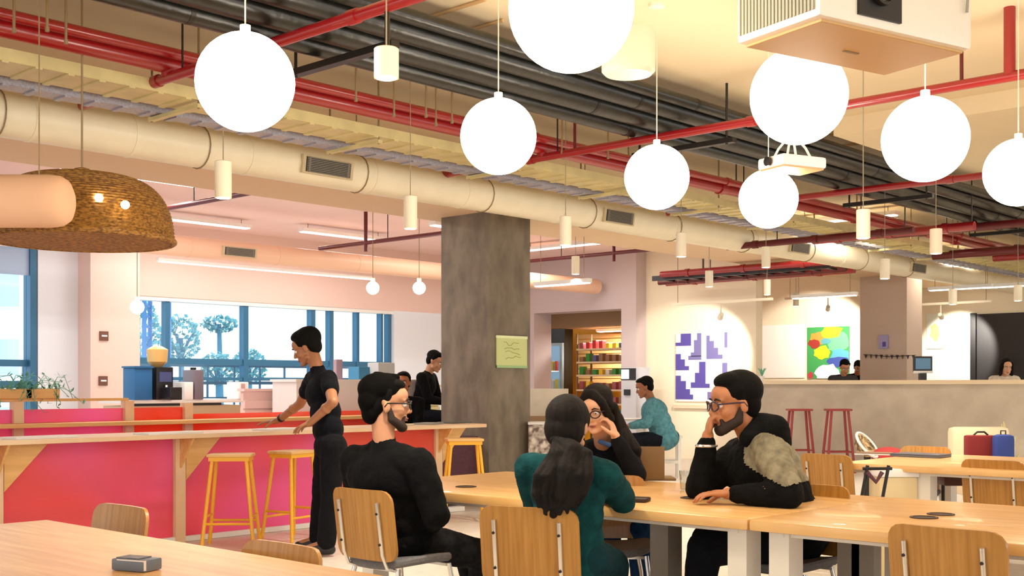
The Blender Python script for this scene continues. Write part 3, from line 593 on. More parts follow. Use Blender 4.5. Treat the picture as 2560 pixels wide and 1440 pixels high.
# dark mauve box in place of the shadowy background, right of the last post
a = Pv(1108, 1200, 8.9); e = empty('mauve_shade_box', (a.x + .28, 8.98, 0), 0, 'added mauve box for the shadowy background behind the stool by the concrete column', 'bench')
MB().bb((-.6, -.1, .08), (.3, .1, .72), .03).build('back', M['mauve'], e, True); MB().bb((-.55, -.08, 0), (.28, .08, .08)).build('plinth', M['dark'], e)
# objects seen past the window-side counter
q = P(1265, 930, 16)
for k, (px, py, dd, sz, rgb, lab) in enumerate(((845, 945, 12.5, (.1, .06, .24), (170, 140, 150), 'small grey framed card beside the leaning man'), (908, 945, 14, (.3, .2, .15), (66, 134, 172), 'blue box on the ledge below the window'), (953, 940, 14, (.26, .2, .2), (204, 206, 206), 'grey box on the ledge below the window'))):
    q = P(px, py, 14.1); q.z = P(900, 955, 14).z + .03 + sz[2] / 2; tag(MB().box((0, 0, 0), sz, bev=.01).build('storage_box', mat('boxc%d' % k, rgb, .7)), lab, 'box').location = q
q0 = P(800, 962, 14.0); q1 = P(985, 962, 14.0)
e = empty('window_ledge', (P(900, 960, 14).x, P(900, 960, 14).y + .1, 0), 0, 'white ledge cabinet right below the window mullions', 'cabinet')
MB().bb((-1.0, -.2, 0), (1.0, .25, P(900, 955, 14).z)).build('carcass', M['white'], e); MB().bb((-1.02, -.22, P(900, 955, 14).z), (1.02, .27, P(900, 955, 14).z + .03)).build('counter_top', M['white'], e)
for k in range(3): MB().bb((-.97 + k * .66, -.22, .1), (-.36 + k * .66, -.2, .9)).build('door', M['paper'], e)
# trailing plant on upper rail
lf = mat('leaf_green', (70, 140, 110), .5, rgb2=(120, 190, 160), scale=9)
for k, (px, n_, lab) in enumerate(((30, 90, 'trailing green plant at the far left on the upper rail'), (100, 80, 'trailing green plant by the white pier on the upper rail'))):
    q = Pv(px, 1003, RV + .33); e = empty('trailing_plant', q, 0, lab, 'plant'); e.location.z = 1.145
    MB().bb((-.16, -.06, 0), (.16, .06, .09), .01).build('planter', M['rail'], e)
    st = MB(); lv = MB(); rr = random.Random(k + 3)
    for j in range(16):
        a = rr.uniform(-1, 1); p = [V(a * .14, 0, .08)]; up = rr.uniform(.0, .14); out = rr.uniform(-.3, .35)
        p.append(p[0] + V(out * .4, rr.uniform(-.08, .02), up)); p.append(p[1] + V(out * .6, rr.uniform(-.1, .0), rr.uniform(-.25, .02)))
        st.path(p, .003, 4)
        for i in range(7):
            t = i / 6 * 2; b = p[int(min(t, 1))].lerp(p[int(min(t, 1)) + 1], t - int(min(t, 1)))
            d = V(rr.uniform(-1, 1), rr.uniform(-1, .3), rr.uniform(-.3, .8)).normalized(); s_ = d.cross(UP).normalized() * .012
            lv.add([b, b + d * .025 + s_, b + d * .055, b + d * .025 - s_], [(0, 1, 2, 3)])
    st.build('stem', lf, e); tag(lv.build('foliage', lf, e), kind='stuff')
# switch boxes on pier
for px, py, lab in ((259, 840, 'upper dark switch plate on the blush pier'), (257, 952, 'lower dark switch plate on the blush pier')):
    q = Pv(px, py, WV - .35); e = empty('switch_plate', q, 0, lab, 'switch', 'switch plates on the pier')
    MB().bb((-.065, -.02, -.065), (.065, 0, .065), .006).build('plate', mat('switch_brown', (110, 70, 56), .5), e)
    MB().bb((-.04, -.028, -.01), (.04, -.02, .012)).build('rocker', M['white'], e)
e = tag(MB().bb((-.03, -.05, -.03), (.03, 0, .03), .01).build('sensor', M['dark']), 'small dark sensor at the window band corner', 'sensor'); e.location = Pv(326, 746, WV - .02)
# ================================================================== OUTSIDE
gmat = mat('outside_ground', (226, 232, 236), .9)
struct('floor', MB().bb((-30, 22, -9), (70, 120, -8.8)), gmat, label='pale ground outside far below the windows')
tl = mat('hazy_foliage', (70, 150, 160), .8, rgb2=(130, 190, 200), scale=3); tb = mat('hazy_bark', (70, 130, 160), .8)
def tree(px, top, bot, dd, rad, lab, flat=.55, base=-8.8, seed=1, n=420):
    q = P(px, (top + bot) / 2, dd); rr = random.Random(seed); e = empty('hazy_tree', (q.x, q.y, base), 0, lab, 'tree')
    h = (bot - top) / F * dd; R = rad / F * dd; cz = q.z - base
    MB().path([(0, 0, 0), (.2, .1, cz * .5), (0, 0, cz)], [.25, .16, .08], 8).build('trunk', tb, e, True)
    for k in range(5): a = k * 1.26; MB().path([(0, 0, cz - h * .45), (R * .4 * math.cos(a), R * .4 * math.sin(a), cz - h * .1), (R * .75 * math.cos(a), R * .75 * math.sin(a), cz + h * .1)], [.06, .04, .02], 6).build('branch', tb, e)
    lv = MB()
    for k in range(n):
        a = rr.uniform(0, 6.28); b = rr.uniform(-1, 1); r = rr.uniform(.55, 1) ** .5
        c = V(R * r * math.cos(a) * math.sqrt(1 - b * b), R * r * math.sin(a) * math.sqrt(1 - b * b), cz + h * .5 * b * r); s_ = R * .12
        d1 = V(rr.uniform(-1, 1), rr.uniform(-1, 1), rr.uniform(-1, 1)).normalized() * s_; d2 = d1.orthogonal().normalized() * s_
        lv.add([c - d1, c + d2, c + d1, c - d2], [(0, 1, 2, 3)])
    tag(lv.build('foliage', tl, e), kind='stuff')
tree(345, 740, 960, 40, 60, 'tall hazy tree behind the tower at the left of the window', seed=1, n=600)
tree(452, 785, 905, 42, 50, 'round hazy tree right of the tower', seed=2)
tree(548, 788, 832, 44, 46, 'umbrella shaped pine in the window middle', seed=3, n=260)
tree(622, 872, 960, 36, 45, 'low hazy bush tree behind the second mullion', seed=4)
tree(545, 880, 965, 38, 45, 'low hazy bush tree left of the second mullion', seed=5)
# lattice tower
q = P(392, 800, 34); e = empty('lattice_tower', (q.x, q.y, -8.8), TH, 'blue lattice scaffold tower outside the window', 'tower'); tw = 24 / F * 34
sm = mat('tower_blue', (60, 120, 180), .6)
for sx in (-1, 1):
    for sy in (-1, 1): MB().bb((sx * tw - .05, sy * tw - .05, 0), (sx * tw + .05, sy * tw + .05, 12.6)).build('upright', sm, e)
for j in range(42):
    z = .3 + j * .3
    for sy in (-1, 1): MB().bb((-tw, sy * tw - .03, z), (tw, sy * tw + .03, z + .07)).build('rung', sm, e)
# pale building behind the left window
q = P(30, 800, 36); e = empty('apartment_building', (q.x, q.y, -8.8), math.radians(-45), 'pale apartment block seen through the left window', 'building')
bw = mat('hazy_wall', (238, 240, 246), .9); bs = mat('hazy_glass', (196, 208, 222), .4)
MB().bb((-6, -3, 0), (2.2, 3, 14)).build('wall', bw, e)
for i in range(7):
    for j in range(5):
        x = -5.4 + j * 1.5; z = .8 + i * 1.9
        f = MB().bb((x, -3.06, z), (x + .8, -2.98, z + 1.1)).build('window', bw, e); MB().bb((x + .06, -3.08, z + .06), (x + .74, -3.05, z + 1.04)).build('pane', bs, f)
# balcony rail outside
e = empty('balcony_railing', (uv(600), 16.4, 0), 0, 'blue steel balcony railing outside the window band', 'railing')
for z in (1.58, 1.30, 1.05): MB().bb((-7, -.02, z - .025), (6, .02, z + .025)).build('rail', M['mull'], e)
for j in range(27): MB().bb((-7 + j * .5 - .012, -.015, .2), (-7 + j * .5 + .012, .015, 1.58)).build('baluster', M['mull'], e)
struct('floor', MB().bb((-7, 15.75, -.1), (24, 16.9, 0)), gmat, label='balcony slab outside the windows')
# ================================================================== ALCOVE
q0, q1 = Du(1374, 18.0), 0
def alc(px0, px1, py0, py1, u, dp):
    """box spanning the picture columns and rows on plane u, given depth"""
    va, vb = vv(px1, u), vv(px0, u); zt = Pu((px0 + px1) / 2, py0, u).z; zb = Pu((px0 + px1) / 2, py1, u).z
    return (u, va, zb), (u + dp, vb, zt)
lo, hi = alc(1342, 1408, 822, 1100, 17.9, .7); e = empty('drinks_fridge', ((lo[0] + hi[0]) / 2, (lo[1] + hi[1]) / 2, 0), 0, 'tall glass door drinks fridge in the alcove', 'fridge')
o = V(*e.location); zt = hi[2]; hw = (hi[1] - lo[1]) / 2; dk = M['dark']
MB().bb((-.3, -hw, 0), (-.05, hw, zt)).build('cabinet', dk, e)
zg = Pu(1375, 858, 17.9).z
fd = MB().bb((-.36, -hw + .02, .1), (-.3, hw - .02, zg)).build('door', mat('fridge_frame', (170, 190, 200), .4), e)
MB().bb((-.37, -hw + .08, .18), (-.36, hw - .08, zg - .06)).build('door_glass', mat('fridge_glow', (120, 160, 190), .2, emit=(120, 165, 200), es=.25), fd)
for j in range(4): MB().bb((-.385, -hw + .08, .45 + j * .36), (-.37, hw - .08, .47 + j * .36)).build('shelf', M['chrome'], e)
rr = random.Random(5)
for j in range(4):
    for i in range(6):
        c = rr.choice([(196, 60, 40), (220, 200, 60), (80, 140, 60), (230, 230, 230), (120, 80, 60)])
        b = MB().tube((-.41, -hw + .12 + i * (2 * hw - .24) / 5, .47 + j * .36), (-.41, -hw + .12 + i * (2 * hw - .24) / 5, .66 + j * .36), .03, n=10).build('drink_bottle', mat('drink_%d_%d_%d' % c, c, .3), None, True)
        b.location = e.location; tag(b, 'small drink bottle on shelf %s of the alcove fridge' % ['one, lowest,', 'two', 'three', 'four, topmost,'][j], 'bottle', 'bottles in the drinks fridge, row %d' % (j + 1))
# snack rack
lo, hi = alc(1440, 1553, 905, 1090, 17.6, .5)
e = empty('snack_rack', ((lo[0] + hi[0]) / 2, (lo[1] + hi[1]) / 2, 0), 0, 'open wire rack full of coloured snacks in the alcove', 'shelf'); hw = (hi[1] - lo[1]) / 2; ez = V(*e.location)
zs = [Pu(1496, py, 17.6).z for py in (1075, 1045, 1010, 975, 938, 905, 872)]
for z in zs: MB().bb((-.22, -hw, z - .02), (.22, hw, z)).build('shelf', M['beige'], e); MB().bb((-.24, -hw, z - .022), (-.22, hw, z + .012)).build('price_rail', M['beige'], e)
for sy in (-1, 1):
    for sx in (-1, 1): MB().bb((sx * .22 - .015, sy * hw - .015, 0), (sx * .22 + .015, sy * hw + .015, zs[-1] + .3)).build('post', M['brown'], e)
names = [((190, 40, 40), 'red'), ((50, 140, 60), 'green'), ((230, 190, 50), 'yellow'), ((150, 110, 80), 'brown'), ((220, 215, 200), 'white'), ((160, 80, 90), 'rose'), ((90, 90, 140), 'violet')]
for j, z in enumerate(zs):
    for i in range(7):
        y = -hw + .07 + i * (2 * hw - .14) / 6
        c, nm = [names[3], names[1], names[5], names[5], names[1], names[3], names[0]][j] if rr.random() < .6 else rr.choice(names)
        if j == 6: c, nm = names[[6, 2, 2, 0, 0, 0, 5][i]]
        h_ = rr.uniform(.1, .17)
        b = MB().bb((-.18, -.045, 0), (-.05, .045, h_), .01).build('snack_pack', mat('snack_' + nm, c, .4)); b.location = ez + V(0, y, z)
        tag(b, '%s snack pack on the %s shelf of the alcove rack' % (nm, ['lowest', 'second lowest', 'third', 'middle', 'fifth', 'second highest', 'top'][j]), 'snack', 'snacks on the alcove rack')
# slatted ochre backboard behind the rack
e = empty('backboard', (18.6, vv(1500, 18.6), 0), 0, 'pale slatted board behind the snack rack', 'board')
for j in range(10): MB().bb((-.02, -.55, 1.3 + j * .1), (.02, .55, 1.385 + j * .1)).build('slat', mat('board_peach', (236, 190, 120), .6), e)
# kiosk machine
lo, hi = alc(1553, 1590, 918, 1050, 16.2, .4); e = empty('vending_kiosk', ((lo[0] + hi[0]) / 2, (lo[1] + hi[1]) / 2, 0), 0, 'light grey kiosk machine with small screen beside the alcove', 'machine'); hw = (hi[1] - lo[1]) / 2
MB().bb((-.2, -hw, 0), (.2, hw, hi[2]), .01).build('housing', mat('kiosk_grey', (196, 196, 202), .4), e)
MB().bb((-.21, -hw + .0, hi[2] - .22), (-.2, hw, hi[2] - .02)).build('head_panel', M['dark'], e)
MB().bb((-.22, -hw * .1, hi[2] - .2), (-.21, hw * .9, hi[2] - .04)).build('screen', emis('kiosk_screen', (235, 240, 255), 1.1), e)
MB().bb((-.23, -.04, hi[2] - .48), (-.2, .08, hi[2] - .38)).build('card_reader', M['dark'], e)
# beige low cabinet right of column + speckled bin
a = P(1362, 1060, 15.5); e = empty('side_cabinet', (a.x, a.y, 0), TH - math.pi / 2, 'beige low cabinet just right of the concrete column', 'cabinet')
MB().bb((-.3, -.2, 0), (.3, .3, P(0, 972, 15.3).z)).build('carcass', M['conc2'], e); MB().bb((-.32, -.22, P(0, 1052, 15.3).z), (.32, -.2, P(0, 1040, 15.3).z)).build('ledge', M['brown'], e)
a = P(1352, 1110, 13); e = empty('speckled_bin', (a.x, a.y, 0), TH - math.pi / 2, 'white bin with dark speckles beside the concrete column', 'bin')
MB().bb((-.14, -.12, 0), (.14, .12, P(0, 1062, 12.9).z), .02).build('body', mat('speckle', (232, 222, 210), .5, rgb2=(110, 90, 80), scale=16, detail=1), e)
MB().bb((-.145, -.125, P(0, 1062, 12.9).z), (.145, .125, P(0, 1062, 12.9).z + .03), .01).build('lid', M['white'], e)
# ================================================================== PRINTS
def print_board(name, px0, px1, py0, py1, u, lab, cat='picture', bg=(246, 244, 246)):
    va, vb = vv(px1, u), vv(px0, u); zt = Pu(px0, py0, u).z; zb = Pu(px0, py1, u).z
    e = empty(name, (u, (va + vb) / 2, (zt + zb) / 2), 0, lab, cat); hw, hh = (vb - va) / 2, (zt - zb) / 2
    MB().bb((-.03, -hw, -hh), (0, hw, hh)).build('board', mat('board_%d_%d_%d' % bg, bg, .6), e)
    return e, hw, hh
e, hw, hh = print_board('purple_print', 1692, 1822, 835, 1003, UW, 'white print with purple stepped blocks on the cream wall')
pm = mat('print_purple', (86, 74, 160), .6); pl = mat('print_lilac', (118, 112, 168), .6)
def rect(x0, x1, y0, y1, m, nm='block'):   # fractions, y down, x from picture left
    MB().bb((-.036, hw - x1 * 2 * hw, hh - y1 * 2 * hh), (-.03, hw - x0 * 2 * hw, hh - y0 * 2 * hh)).build(nm, m, e)
for r_ in ((.1, .3, 0, .13, pm), (.0, .3, .13, .18, pm), (.42, .5, 0, .1, pl), (.36, .5, .1, .28, pl), (.3, .5, .28, .34, pl), (.25, .5, .33, .39, pl), (.6, .66, .04, .38, pl), (.66, .74, .12, .38, pl), (.74, .82, .22, .38, pl), (.82, .9, .32, .38, pl),
           (.94, .99, 0, .22, pl), (.0, .1, .3, .54, pm), (.1, .18, .38, .54, pm), (.18, .26, .48, .54, pm), (.46, .58, .42, .8, pm), (.38, .46, .58, .8, pm), (.3, .38, .72, .8, pm), (.58, .66, .74, .8, pm), (.0, .1, .62, .97, pm), (.1, .2, .7, .97, pm), (.2, .28, .82, .97, pm), (.28, .34, .9, .97, pm), (.9, .99, .44, .6, pl), (.86, .99, .6, .9, pm), (.62, .7, .86, .97, pl)): rect(*r_)
MB().bb((-.05, -hw - .05, -hh - .12), (0, hw + .05, -hh - .06)).build('ledge', mat('ledge_cream', (226, 206, 176), .6), e)
e, hw, hh = print_board('floral_painting', 2020, 2124, 819, 946, UF, 'green painting with big yellow and orange shapes behind reception', 'painting', (64, 158, 84))
def blob(cx_, cy_, rx, ry, rgb, seed, nm='paint_patch', dz=0):
    rr = random.Random(seed); pts = [V(-.034 - dz, hw - (cx_ + rx * math.cos(a) * f_) * 2 * hw, hh - (cy_ + ry * math.sin(a) * f_) * 2 * hh) for a, f_ in [(i * math.pi / 8, rr.uniform(.8, 1.15)) for i in range(16)]]
    for p_ in pts: p_.y = max(-hw, min(hw, p_.y)); p_.z = max(-hh, min(hh, p_.z))
    MB().prism(pts, (.006, 0, 0)).build(nm, mat('paint_%d_%d_%d' % rgb, rgb, .6), e)
for i, a in enumerate(((.75, .3, .28, .2, (110, 190, 140)), (.8, .55, .25, .12, (90, 170, 190)), (.75, .68, .28, .1, (60, 80, 160)), (.3, .22, .25, .12, (232, 150, 60)), (.6, .1, .25, .14, (248, 210, 40)), (.17, .32, .14, .09, (160, 50, 40)), (.45, .28, .12, .06, (90, 160, 170)), (.36, .5, .22, .14, (248, 214, 30)), (.5, .9, .32, .18, (214, 226, 246)), (.08, .95, .07, .08, (190, 60, 70)))): blob(*a, seed=i, dz=i * .0006)
e, hw, hh = print_board('pale_poster', 2318, 2360, 785, 872, UF, 'pale poster with yellow patch right of the mauve pillar', 'poster', (232, 236, 222)); blob(.5, .55, .3, .25, (228, 220, 120), 3)
e, hw, hh = print_board('small_notice', 2198, 2221, 838, 872, 18.99, 'small lilac notice taped to the mauve pillar', 'sign', (166, 158, 200))
MB().bb((-.034, -hw * .6, -hh * .7), (-.03, hw * .1, 0)).build('picture_patch', pm, e)
# white back panel behind reception
e, hw, hh = print_board('white_board', 1895, 2012, 815, 945, UF, 'plain white lit panel left of the floral painting', 'board', (250, 250, 246))
# column notice
q = P(1279, 880, 12.55); e = empty('column_notice', (c0.x - .002, 0, q.z), 0, 'pale green hand drawn notice taped on the concrete column', 'sign')
# the column face seen right of the corner faces -Y
pa, pb = Pv(1240, 880, c0.y - .006), Pv(1316, 880, c0.y - .006); yy = c0.y
e.location = ((pa.x + pb.x) / 2, yy, Pv(1279, 880, yy).z); hw = (pb.x - pa.x) / 2; hh = 40 / F * Dv(1279, yy)
MB().bb((-hw, -.016, -hh), (hw, -.004, hh)).build('sheet', mat('notice_green', (206, 214, 150), .6), e)
MB().bb((-hw * 1.02, -.02, hh * .84), (hw * 1.02, -.005, hh)).build('top_strip', mat('notice_pale', (232, 240, 190), .6), e)
MB().bb((-hw * 1.0, -.02, -hh), (hw * 1.0, -.005, -hh * .84)).build('bottom_strip', mat('notice_mint', (160, 196, 140), .6), e)
rr = random.Random(2)
for k in range(4):
    pts = [V(-hw * .55 + i * hw * .16 + k * hw * .05, -.018, hh * (.5 - .28 * k) + rr.uniform(-1, 1) * hh * .12) for i in range(7)]
    MB().path(pts, .004, 5).build('scribble', mat('scribble', (170, 180, 110), .7), e)
# ================================================================== RECEPTION
RU = 16.5; va, vb = vv(2700, RU), vv(1890, RU); zr = Pu(2200, 952, RU).z
e = empty('reception_desk', (RU + .4, (va + vb) / 2, 0), 0, 'long grey concrete reception desk across the right side', 'counter'); hw = (vb - va) / 2
MB().bb((-.4, -hw, 0), (-.25, hw, zr - .05)).build('front', M['conc2'], e); MB().bb((-.3, hw - .1, 0), (.4, hw, zr - .05)).build('side', M['white'], e)
MB().bb((-.45, -hw, zr - .05), (.4, hw + .02, zr + .01)).build('counter_top', mat('desk_top', (224, 204, 170), .5), e)
for px, lab in ((1998, 'dusty red bar stool at the reception desk, left one'), (2095, 'dusty red bar stool at the reception desk, right one')):
    q = Pu(px, 1022, RU - .7); e = empty('reception_stool', (q.x, q.y, 0), TH - math.pi / 2, lab, 'stool', 'reception stools'); zz = q.z
    MB().bb((-.17, -.15, zz - .03), (.17, .15, zz), .01).build('seat', M['rstool'], e)
    for sx in (-1, 1):
        for sy in (-1, 1): MB().tube((sx * .12, sy * .1, zz - .03), (sx * .2, sy * .16, 0), .02, n=8).build('leg', M['rstool'], e, True)
    for sx in (-1, 1): MB().tube((sx * .18, -.14, .3), (sx * .18, .14, .3), .009, n=6).build('foot_rail', M['rstool'], e)
    for sy in (-1, 1): MB().tube((-.18, sy * .14, .3), (.18, sy * .14, .3), .009, n=6).build('foot_rail', M['rstool'], e)
q = Pu(2307, 945, RU + .3); e = empty('desk_monitor', (q.x, q.y, zr + .01), TH - math.pi / 2, 'dark monitor on a stand on the reception desk', 'monitor')
MB().bb((-.14, -.01, .12), (.14, .03, .35), .01).build('bezel', M['dark'], e); MB().bb((-.11, -.016, .16), (.11, -.01, .32)).build('screen', mat('screen_teal', (60, 90, 110), .2, emit=(60, 90, 110), es=.5), e)
MB().bb((-.14, -.02, .1), (.14, -.005, .135)).build('white_strip', M['white'], e); MB().bb((-.05, -.02, 0), (.05, .05, .11)).build('stand', M['dark'], e)
# bunting
e = empty('flag_bunting', Pu(2215, 890, 18.975), 0, 'string of small dark flags across the mauve pillar', 'bunting')
pa, pb = Pu(2158, 886, 18.975) - V(*e.location), Pu(2290, 888, 18.975) - V(*e.location)
MB().path([pa, (pa + pb) / 2 - V(0, 0, .03), pb], .005, 5).build('string', M['darkmetal'], e)
for k in range(10):
    p_ = pa.lerp(pb, (k + .5) / 10); dy = (pb - pa).normalized() * .028
    MB().prism([p_ - dy, p_ + dy, p_ - V(0, 0, .075)], (.004, 0, 0)).build('flag', mat('flag_%d' % (k % 3), [(60, 50, 50), (110, 90, 70), (80, 66, 90)][k % 3], .7), e)
for px, lab in ((1905, 'small green potted sprig at the left end of the reception desk'),):
    q = Pu(px, 945, RU + .2); e = empty('potted_sprig', (q.x, q.y, zr + .01), 0, lab, 'plant'); MB().lathe((0, 0, 0), [(.03, 0), (.04, .07)], 14).build('pot', M['white'], e, True)
    for k in range(7): a = k * .9; MB().path([(0, 0, .06), (.03 * math.cos(a), .03 * math.sin(a), .15), (.07 * math.cos(a), .07 * math.sin(a), .2)], [.004, .012, .002], 6).build('leaf', lf, e)
# ================================================================== TABLES
def grommet(q, lab, r=.055):
    e = tag(MB().lathe((0, 0, 0), [(r, 0), (r, .003), (r * .8, .004), (r * .78, .001), (0, .001)], 28).build('cable_port', mat('port_dark', (62, 40, 28), .6), None, True), lab, 'cable port', 'cable ports in the tables'); e.location = q
def table(name, x0, x1, y0, y1, lab, legs, legm='tblwhite', zt=.74, th=.045, bev=.012, legw=.055):
    e = empty(name, ((x0 + x1) / 2, (y0 + y1) / 2, 0), 0, lab, 'table'); cx, cy = e.location.x, e.location.y; hx, hy = (x1 - x0) / 2, (y1 - y0) / 2
    MB().bb((-hx, -hy, zt - th), (hx, hy, zt), bev).build('tabletop', M['tabletop'], e, True)
    for (lx, ly) in legs: MB().bb((lx - cx - legw, ly - cy - legw * .8, 0), (lx - cx + legw, ly - cy + legw * .8, zt - th)).build('leg', M[legm], e)
    for s in (-1, 1): MB().bb((-hx + .06, s * (hy - .1) - .02, zt - th - .022), (hx - .06, s * (hy - .1) + .02, zt - th)).build('frame_rail', M[legm], e)
    for s in (-1, 1): MB().bb((s * (hx - .1) - .02, -hy + .1, zt - th - .022), (s * (hx - .1) + .02, hy - .1, zt - th)).build('frame_rail', M[legm], e)
    return e
UN, UB = 4.05, 5.31
q = Pz(1866, 1299, .74); VJ = q.y
j0 = 4.95
table('long_table', UN, UB, VJ + .003, j0, 'long oak table where the four people sit', [(UN + .12, VJ + .09), (UB - .12, VJ + .09), (UN + .12, j0 - .1), (UB - .12, j0 - .1), ], legm='tblwhite')
e = table('long_table', UN, UB, VJ - 2.6, VJ - .003, 'oak table at lower right continuing the long table', [(UN + .12, VJ - .1), (UB - .12, VJ - .1), (UN + .12, VJ - 2.48), (UB - .12, VJ - 2.48)])
# grey centre pedestal legs
for px, lab in ((1665, 'grey square table leg post under the middle of the occupied table'), (2130, 'left grey post under the right hand oak table'), (2166, 'right grey post under the right hand oak table')):
    q = Pu(px, 1380, (UN + UB) / 2 - (.2 if px < 2000 else 0)); tag(MB().bb((-.055 if px < 2000 else -.035, -.05, 0), (.055 if px < 2000 else .035, .05, .69)).build('table_post', M['tblgrey']), lab, 'table leg').location = (q.x, q.y, 0)
for px, py, lab in ((1165, 1217, 'dark round cable port at the left end of the long table'), (1730, 1245, 'dark round cable port left of the seated man in the hoodie'), (1770, 1239, 'dark round cable port touching the other one near the glass'),
                    (1915, 1237, 'dark round cable port beside the hoodie man\'s elbow'), (2310, 1294, 'nearer of two dark cable ports on the right hand table'), (2352, 1286, 'farther of two dark cable ports on the right hand table')):
    grommet(Pz(px, py, .7405), lab)
table('oak_table', -.6, 2.18, -2.0, 4.5, 'empty oak table in the lower left foreground', [(2.05, 4.4), (-.4, 4.4), (2.05, -.5)])
# device on left table
q = Pz(342, 1425, .74); e = empty('desk_phone', (q.x, q.y, .74), math.radians(20), 'small grey boxy device on the left foreground table', 'device')
MB().box((0, 0, .018), (.075, .12, .034), bev=.006).build('body', mat('device_grey', (96, 104, 116), .4), e, True)
MB().box((0, .01, .036), (.055, .08, .004)).build('face', mat('device_speckle', (110, 100, 98), .5, rgb2=(70, 74, 86), scale=90), e); MB().box((-.034, -.01, .02), (.006, .1, .028)).build('edge_strip', M['chrome'], e)
# mid right table and clutter
q = Pz(2090, 1152, .74)
table('oak_table', 7.45, 8.9, .3, 3.85, 'oak table behind the long table at right', [(7.6, Pu(2280, 1200, 7.6).y), (7.6, Pu(2318, 1200, 7.6).y), (8.7, 3.6), (8.7, .6)])
def onz(px, py, z): q = Pz(px, py, z); return q
q = onz(2302, 1142, .74); e = empty('laptop', q, 0, 'closed dark grey laptop on the table behind at right', 'laptop')
MB().box((0, 0, .009), (.24, .36, .016), (V(1, 0, 0), V(0, 1, 0), UP), .004).build('base', mat('laptop_grey', (88, 88, 98), .4), e); MB().box((0, 0, .021), (.24, .36, .006)).build('lid', mat('laptop_grey', (88, 88, 98), .4), e)
q = onz(2185, 1136, .74); e = empty('notebook', q, .3, 'thin brown notebook on the table behind at right', 'notebook'); MB().box((0, 0, .006), (.2, .26, .01)).build('pages', M['paper'], e); MB().box((0, 0, .013), (.205, .27, .004)).build('cover', mat('brown_cover', (120, 86, 60), .6), e)
# ================================================================== CHAIRS
def make_chair():
    e = empty('dining_chair', (0, 0, 0), 0); wd, z0, z1 = .205, .47, .795
    n = 16; vs = []; fs = []
    cols = []
    for i in range(n + 1):
        a = math.pi * i / n; x = -wd * math.cos(a); R = .055
        dx = max(0, abs(x) - (wd - R)); cut = R - math.sqrt(max(0, R * R - dx * dx))
        cols.append((x, z0 + cut, z1 - cut))
    def by(x, z): return -.215 - .13 * (z - z0) - .0 + .55 * x * x * 1.0
    K = 5
    for side in (0, .014):
        for (x, a, b) in cols:
            for k in range(K + 1): z = a + (b - a) * k / K; vs.append(V(x, by(x, z) - side, z))
    m = (n + 1) * (K + 1)
    for i in range(n):
        for k in range(K):
            a = i * (K + 1) + k; fs.append((a, a + K + 1, a + K + 2, a + 1)); fs.append((m + a, m + a + 1, m + a + K + 2, m + a + K + 1))
    for i in range(n):
        a = i * (K + 1); fs.append((a, m + a, m + a + K + 1, a + K + 1)); a += K; fs.append((a, a + K + 1, m + a + K + 1, m + a))
    for k in range(K):
        for i in (0, n): a = i * (K + 1) + k; fs.append((a, a + 1, m + a + 1, m + a))
    MB().add(vs, fs).build('backrest', M['chairwood'], e, True)
    st = MB(); 
    for k in range(0): pass
    # upholstered seat
    pts = []
    for i in range(28):
        a = 2 * math.pi * i / 28; r = 1 / (abs(math.cos(a)) ** 3.4 + abs(math.sin(a)) ** 3.4) ** (1 / 3.4); pts.append((math.cos(a) * r * .215, math.sin(a) * r * .205))
    mb = MB(); vs = []; L = [(.94, .425), (1, .435), (1, .45), (.96, .463), (.7, .468), (0.01, .466)]
    for s, z in L: vs += [V(x * s, y * s, z + .03 * (abs(x * s) / .215) ** 3) for x, y in pts]
    fs = [(i * 28 + k, i * 28 + (k + 1) % 28, (i + 1) * 28 + (k + 1) % 28, (i + 1) * 28 + k) for i in range(len(L) - 1) for k in range(28)]
    fs.append(tuple(range(28))[::-1]); fs.append(tuple(range((len(L) - 1) * 28, len(L) * 28)))
    mb.add(vs, fs).build('seat', M['grey_fab'], e, True)
    for s in (-1, 1):
        x = s * .135
        MB().path([(x * .95, -.16, .425), (x, -.205, .44), (x, -.232, .5), (x, by(x, .74) - .026, .74)], [.008, .009, .009, .009], 10).build('back_upright', M['chrome'], e, True)
        for z in (.55, .69):
            MB().tube((x, by(x, z) - .03, z), (x, by(x, z) - .038, z), .006, n=8).build('screw', M['darkmetal'], e)
        MB().path([(s * .17, .15, .43), (s * .185, .17, .3), (s * .2, .2, 0)], [.011, .011, .009], 10).build('leg', M['chrome'], e, True)
        MB().path([(s * .15, -.15, .43), (s * .175, -.17, .3), (s * .2, -.215, 0)], [.011, .011, .009], 10).build('leg', M['chrome'], e, True)
    MB().bb((-.16, -.155, .415), (.16, -.14, .428)).build('cross_bar', M['chrome'], e); MB().bb((-.16, .14, .415), (.16, .155, .428)).build('cross_bar', M['chrome'], e)
    return e
chair0 = make_chair(); used = [0]
def place_chair(x, y, ang, lab, grp):
    """ang: direction the chair faces, degrees from +X"""
    e = chair0 if not used[0] else copy_tree(chair0); used[0] = 1
    e.location = (x, y, 0); e.rotation_euler = (0, 0, math.radians(ang - 90)); tag(e, lab, 'chair', grp); return e
def chair_at(px, py, ang, lab, grp, z=.795):
    """backrest top centre seen at px,py"""
    q = Pz(px, py, z); a = math.radians(ang); return place_chair(q.x + .25 * math.cos(a), q.y + .25 * math.sin(a), ang, lab, grp)
G1, G2 = 'chairs at the long table', 'chairs at the other tables'
CH1 = chair_at(900, 1222, 0, 'oak backed chair under the bearded man in the dark cap', G1)
CH2 = chair_at(1318, 1267, 22, 'oak backed chair directly behind the woman with the ponytail', G1)
chair_at(2360, 1318, -2, 'empty oak backed chair in the lower right corner', G1)
place_chair(2.13, 4.28, 180, 'chair pushed to the left table, backrest facing us at lower left', G2)
